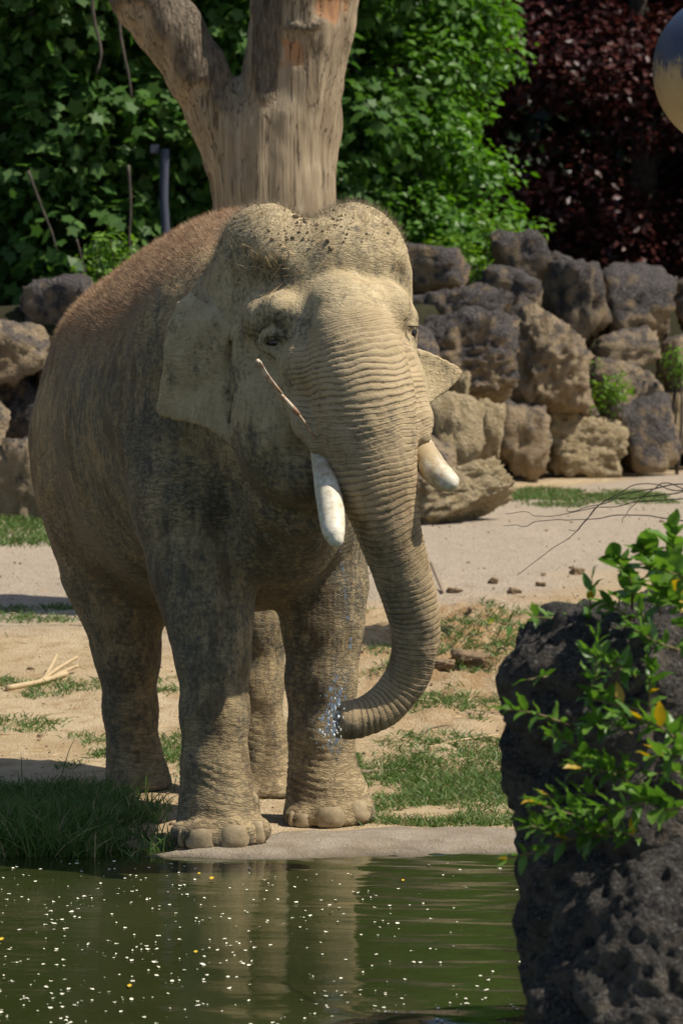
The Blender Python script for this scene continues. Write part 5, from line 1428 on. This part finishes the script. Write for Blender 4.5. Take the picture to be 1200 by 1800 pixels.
if want('small'):
    # clods of earth on the sand
    GC = 'clods of earth on the churned sand'
    for i, (px, py, w_, h_, lab) in enumerate((
        (1013, 1010, 30, 14, 'flat grey-brown clod lying furthest up the churned sand'), (866, 1025, 20, 12, 'small dark clod alone at the edge of the path'),
        (1005, 1000, 14, 7, 'little clod behind the flat grey-brown one'), (832, 1170, 84, 34, 'wide torn heap of brown earth beside the trunk of the elephant'),
        (905, 1040, 26, 10, 'low crumbly clod in the middle of the churned sand'), (950, 1030, 20, 9, 'round clod between the churned sand and the boulder'),
        (780, 1170, 40, 16, 'brown clod next to the torn heap of earth'), (800, 1040, 30, 9, 'thin crust of earth close behind the trunk'),
        (955, 1012, 9, 6, 'pebble-sized clod on the path edge'), (55, 1178, 16, 7, 'small clod beside the pale split reed'))):
        p = ground_at(px, py); s = p[1] / FPX
        v, f = boulder_shape(1200 + i, 4, 0.2)
        v = v * np.array([w_ * s / 2, w_ * s / 2 * 0.9, h_ * s * 0.62])
        obj('earth_clod', mesh_np('earth_clod', v, f), M_clod, None, lab, 'clod', GC, loc=p + np.array([0, 0, h_ * s * 0.2]))
    # grit, pebbles and straw litter on the sand
    r = np.random.default_rng(31)
    n = 2000; y = 15.6 + 14 * r.uniform(size=n) ** 1.2; x = r.uniform(-1, 1, n) * (0.6 + 0.11 * y) + 0.0
    z = gz(x, y); parts = []
    v0, f0 = ICO_S
    for a, b_, c_ in zip(x, y, z):
        s = min(0.022, 0.004 + r.exponential(0.0035))
        parts.append((v0 * s * r.uniform(0.6, 1.2, 3) * np.array([1.2, 1.2, 0.7]) + np.array([a, b_, c_ + s * 0.2]), f0))
    v, f = join(parts)
    obj('pebbles', mesh_np('pebbles', v, f), M_clod, None, 'small pebbles and crumbs of earth strewn over the sand', 'pebbles', kind='stuff')
    n = 700; y = r.uniform(15.8, 24, n); x = r.uniform(-1, 1, n) * (0.5 + 0.1 * y); b = np.stack([x, y, gz(x, y) + 0.004], 1)
    d = r.normal(size=(n, 3)); d[:, 2] = 0.08 * np.abs(d[:, 2]); d /= np.linalg.norm(d, axis=1)[:, None]
    v, f = blades(b, d, r.uniform(0.04, 0.16, n), 0.006, 0.05, nseg=2, r=r)
    obj('straw_litter', mesh_np('straw_litter', v, f), M_straw, None, 'thin straw litter strewn over the sand', 'straw', kind='stuff')
    # reeds and sticks on the ground
    def stick(pts, r0, r1, mat, name, label, cat, group=None, lift=0.012, extra=()):
        parts = []
        base = None
        for k, pp in enumerate([pts, *extra]):
            w3 = []
            for a in pp:
                g = ground_at(a[0], a[1]); g[2] += lift + (a[2] if len(a) > 2 else 0); w3.append(g)
            w3 = np.array(w3); 
            if base is None: base = w3[0]
            sp = spline(w3, 12) if len(w3) > 2 else np.linspace(w3[0], w3[1], 8)
            parts.append(tube(sp - base, np.linspace(r0, r1, len(sp)) * (1 if k == 0 else 0.7), 6))
        v, f = join(parts)
        obj(name, mesh_np(name, v, f), mat, None, label, cat, group, loc=base)
    stick([(12, 1216), (70, 1205), (118, 1190)], 0.020, 0.016, M_pale, 'split_reed', 'pale split reed lying on the sand behind the hind leg', 'reed', lift=0.02,
          extra=([(70, 1205), (100, 1192, 0.03), (136, 1178, 0.06)], [(75, 1203), (90, 1190, 0.04), (100, 1178, 0.07)], [(80, 1203), (120, 1186, 0.01), (138, 1182, 0.02)]))
    stick([(752, 1318), (810, 1306), (876, 1296)], 0.007, 0.005, M_pale, 'dry_stalk', 'pale thin stalk lying on the sand before the lawn', 'stalk')
    stick([(628, 1363), (670, 1361), (712, 1359)], 0.014, 0.011, M_stick, 'stick', 'dark straight stick lying in the grass behind the front foot', 'stick')
    stick([(757, 1018, 0.10), (768, 1032, 0.05), (778, 1044)], 0.014, 0.010, M_stick, 'stick', 'short broken stick poking up from the sand behind the trunk', 'stick')
    stick([(840, 1262), (905, 1252), (960, 1240)], 0.005, 0.004, M_stick, 'stick', 'thin crooked twig on the sand beside the overgrown boulder', 'twig')
    stick([(742, 1290), (760, 1285), (790, 1283)], 0.005, 0.004, M_stick, 'stick', 'tiny grey twig on bare sand near the trunk tip', 'twig')
    # ball hanging on a chain from a cable strung across the enclosure
    BD = 21.0
    c = P(1278, 120, BD); R = 131 * BD / FPX
    root = empty('hanging_ball', c, 'big blue plastic ball smeared with mud hanging on a chain', 'ball')
    v, f = ICO[5]; v = v.copy(); v *= R; low = v[:, 2] < 0; v[low, 2] *= 1.06
    obj('ball', mesh_np('ball', v, f), M_ball, root)
    seam = np.array([(math.cos(a) * R * 1.003, math.sin(a) * R * 1.003, 0.0) for a in np.linspace(0, 2 * math.pi, 49)])
    sv, sf = tube(seam, 0.004, 6, cap=False); obj('seam', mesh_np('seam', sv, sf), M_ball, root)
    top = 7.0; L = top - c[2] - R; nl = int(L / 0.085); parts = []
    lk = np.array([(0.018 * math.cos(a), 0, 0.055 * math.sin(a)) for a in np.linspace(0, 2 * math.pi, 13)])
    for i in range(nl + 1):
        q = lk if i % 2 == 0 else lk[:, [1, 0, 2]]
        parts.append(tube(q + np.array([0, 0, R * 0.99 + 0.04 + i * (L - 0.04) / nl]), 0.007, 6, cap=False))
    v, f = join(parts); obj('chain', mesh_np('chain', v, f), M_steel, root)
    ends = [np.array([-11.0, BD, 7.6]), np.array([13.0, BD, 7.6])]
    p = spline(np.array([ends[0], [c[0] - 6, BD, 7.25], [c[0], BD, 7.04], [c[0] + 5, BD, 7.2], ends[1]]), 40)
    v, f = tube(p, 0.009, 6); obj('steel_cable', mesh_np('steel_cable', v - p[0], f), M_steel, None, 'steel cable strung high across the enclosure, carrying the ball', 'cable', loc=p[0])
    for e, q in zip(ends, ('beyond the rump', 'beyond the overgrown boulder')):
        b = np.array([e[0], e[1], gz1(e[0], e[1])])
        v, f = tube(np.array([(0, 0, -0.2), (0.01, 0, 4), (0, 0, e[2] - b[2] + 0.1)]), np.array([0.14, 0.12, 0.10]), 14)
        obj('timber_mast', mesh_np('timber_mast', v, f), M_bark, None, 'tall timber mast holding the steel cable ' + q, 'mast', 'masts of the steel cable', loc=b)
    # slate-blue post among the leaves
    b = P(296, 520, 33.4); b[2] = gz1(b[0], b[1])
    root = empty('slate_post', b, 'slim slate-blue post standing among the maple leaves', 'post')
    rows = np.array([P(291, 560, 33.4), P(292, 430, 33.4), P(288, 350, 33.4), P(290, 262, 33.4)]); rows[0][2] = b[2] - 0.1
    v, f = tube(spline(rows, 16) - b, np.full(16, 0.046), 10); obj('post', mesh_np('post', v, f), M_post, root)
    q = P(272, 262, 33.38) - b
    bm = bmesh.new(); bmesh.ops.create_cube(bm, size=1); bmesh.ops.scale(bm, vec=(0.09, 0.06, 0.09), verts=bm.verts); bmesh.ops.bevel(bm, geom=bm.edges[:], offset=0.008, segments=2, affect='EDGES')
    bmesh.ops.translate(bm, vec=Vector(q), verts=bm.verts); me = bpy.data.meshes.new('box'); bm.to_mesh(me); bm.free(); obj('insulator_box', me, M_post, root)
    # petals and leaves floating on the pond
    n = 900
    r = np.random.default_rng(9)
    px_ = r.uniform(-420, 960, n * 3); py_ = 1512 + 300 * r.uniform(0, 1, n * 3) ** 0.9
    dens = np.clip(0.95 - np.clip(px_, 0, 960) / 1100 + 0.5 * fbm(np.stack([px_ / 120, py_ / 60, 0 * px_], 1), 2, 401), 0.08, 1)
    k = r.uniform(size=n * 3) < dens; px_, py_ = px_[k][:n], py_[k][:n]
    parts = []
    for a, b_ in zip(px_, py_):
        rr = ray(a, b_); q = CAMP + rr * ((WZ + 0.003 - CAM_Z) / rr[2])
        m = 6; s = 0.0074 * r.uniform(0.4, 1.3); an = np.linspace(0, 2 * math.pi, m, endpoint=False) + r.uniform(0, 6)
        rad = s * r.uniform(0.6, 1.2, m)
        z = WZ + float(ripples(np.array([q[0]]), np.array([q[1]]))[0]) + 0.003
        ring = np.stack([q[0] + rad * np.cos(an), q[1] + rad * np.sin(an), z + 0.004 * r.uniform(-0.2, 1, m)], 1)
        parts.append((np.concatenate([ring, [[q[0], q[1], z + 0.001]]]), np.array([(i, (i + 1) % m, m) for i in range(m)])))
    v, f = join(parts)
    obj('floating_petals', mesh_np('floating_petals', v, f), M_petal, None, 'small white petals drifting all over the pond surface', 'petals', kind='stuff')
    for i, (a, b_, s_, lab) in enumerate(((372, 1545, 0.022, 'yellow leaf floating in the reflection of the front foot'), (344, 1674, 0.016, 'yellow leaf afloat in the middle of the green water'),
                                     (228, 1734, 0.018, 'yellow leaf among many petals close to the pond bottom edge'), (3, 1652, 0.020, 'orange leaf floating apart beyond the petals'),
                                     (708, 1548, 0.014, 'yellow speck of leaf floating near the ledge'), (350, 1536, 0.014, 'brownish leaf next to the largest yellow leaf'))):
        rr = ray(a, b_); q = CAMP + rr * ((WZ + 0.006 - CAM_Z) / rr[2])
        V_ = np.array([(0, -1, 0.1), (0.5, -0.3, 0.25), (0.45, 0.4, 0.3), (0, 1, 0.35), (-0.45, 0.4, 0.2), (-0.5, -0.3, 0.3), (0, 0, 0)]) * s_
        obj('floating_leaf', mesh_np('floating_leaf', V_, np.array([(i_, (i_ + 1) % 6, 6) for i_ in range(6)])), M_yleaf, None, lab, 'leaf', 'yellow leaves on the pond', loc=q)
    # water blown from the trunk
    t = MT('spray_water'); M_spray = t.set(Base_Color=(0.88, 0.89, 0.88), Roughness=0.6, Specular_IOR_Level=0.2)
    parts = []
    for i in range(330):
        f_ = r.uniform(); a = 586 + r.normal(0, 10) - 6 * f_; b_ = 1264 + r.normal(0, 20) + 10 * f_
        if i > 260: a = 592 + r.normal(0, 8); b_ = r.uniform(1185, 1240)
        if i > 305: b_ = r.uniform(965, 1180); a = 598 + (b_ - 965) * 0.11 + r.normal(0, 1.5)
        c0 = P(a, b_, 14.30 + r.normal(0, 0.04)); s = 0.0016 + r.exponential(0.0016)
        v, fc = ICO_S
        parts.append((v * np.array([s * 0.8, s * 0.8, s * r.uniform(1, 3.0)]) + c0, fc))
    v, f = join(parts)
    obj('water_spray', mesh_np('water_spray', v, f), M_spray, None, 'white drops of water spraying from the trunk tip', 'water drops', kind='stuff')
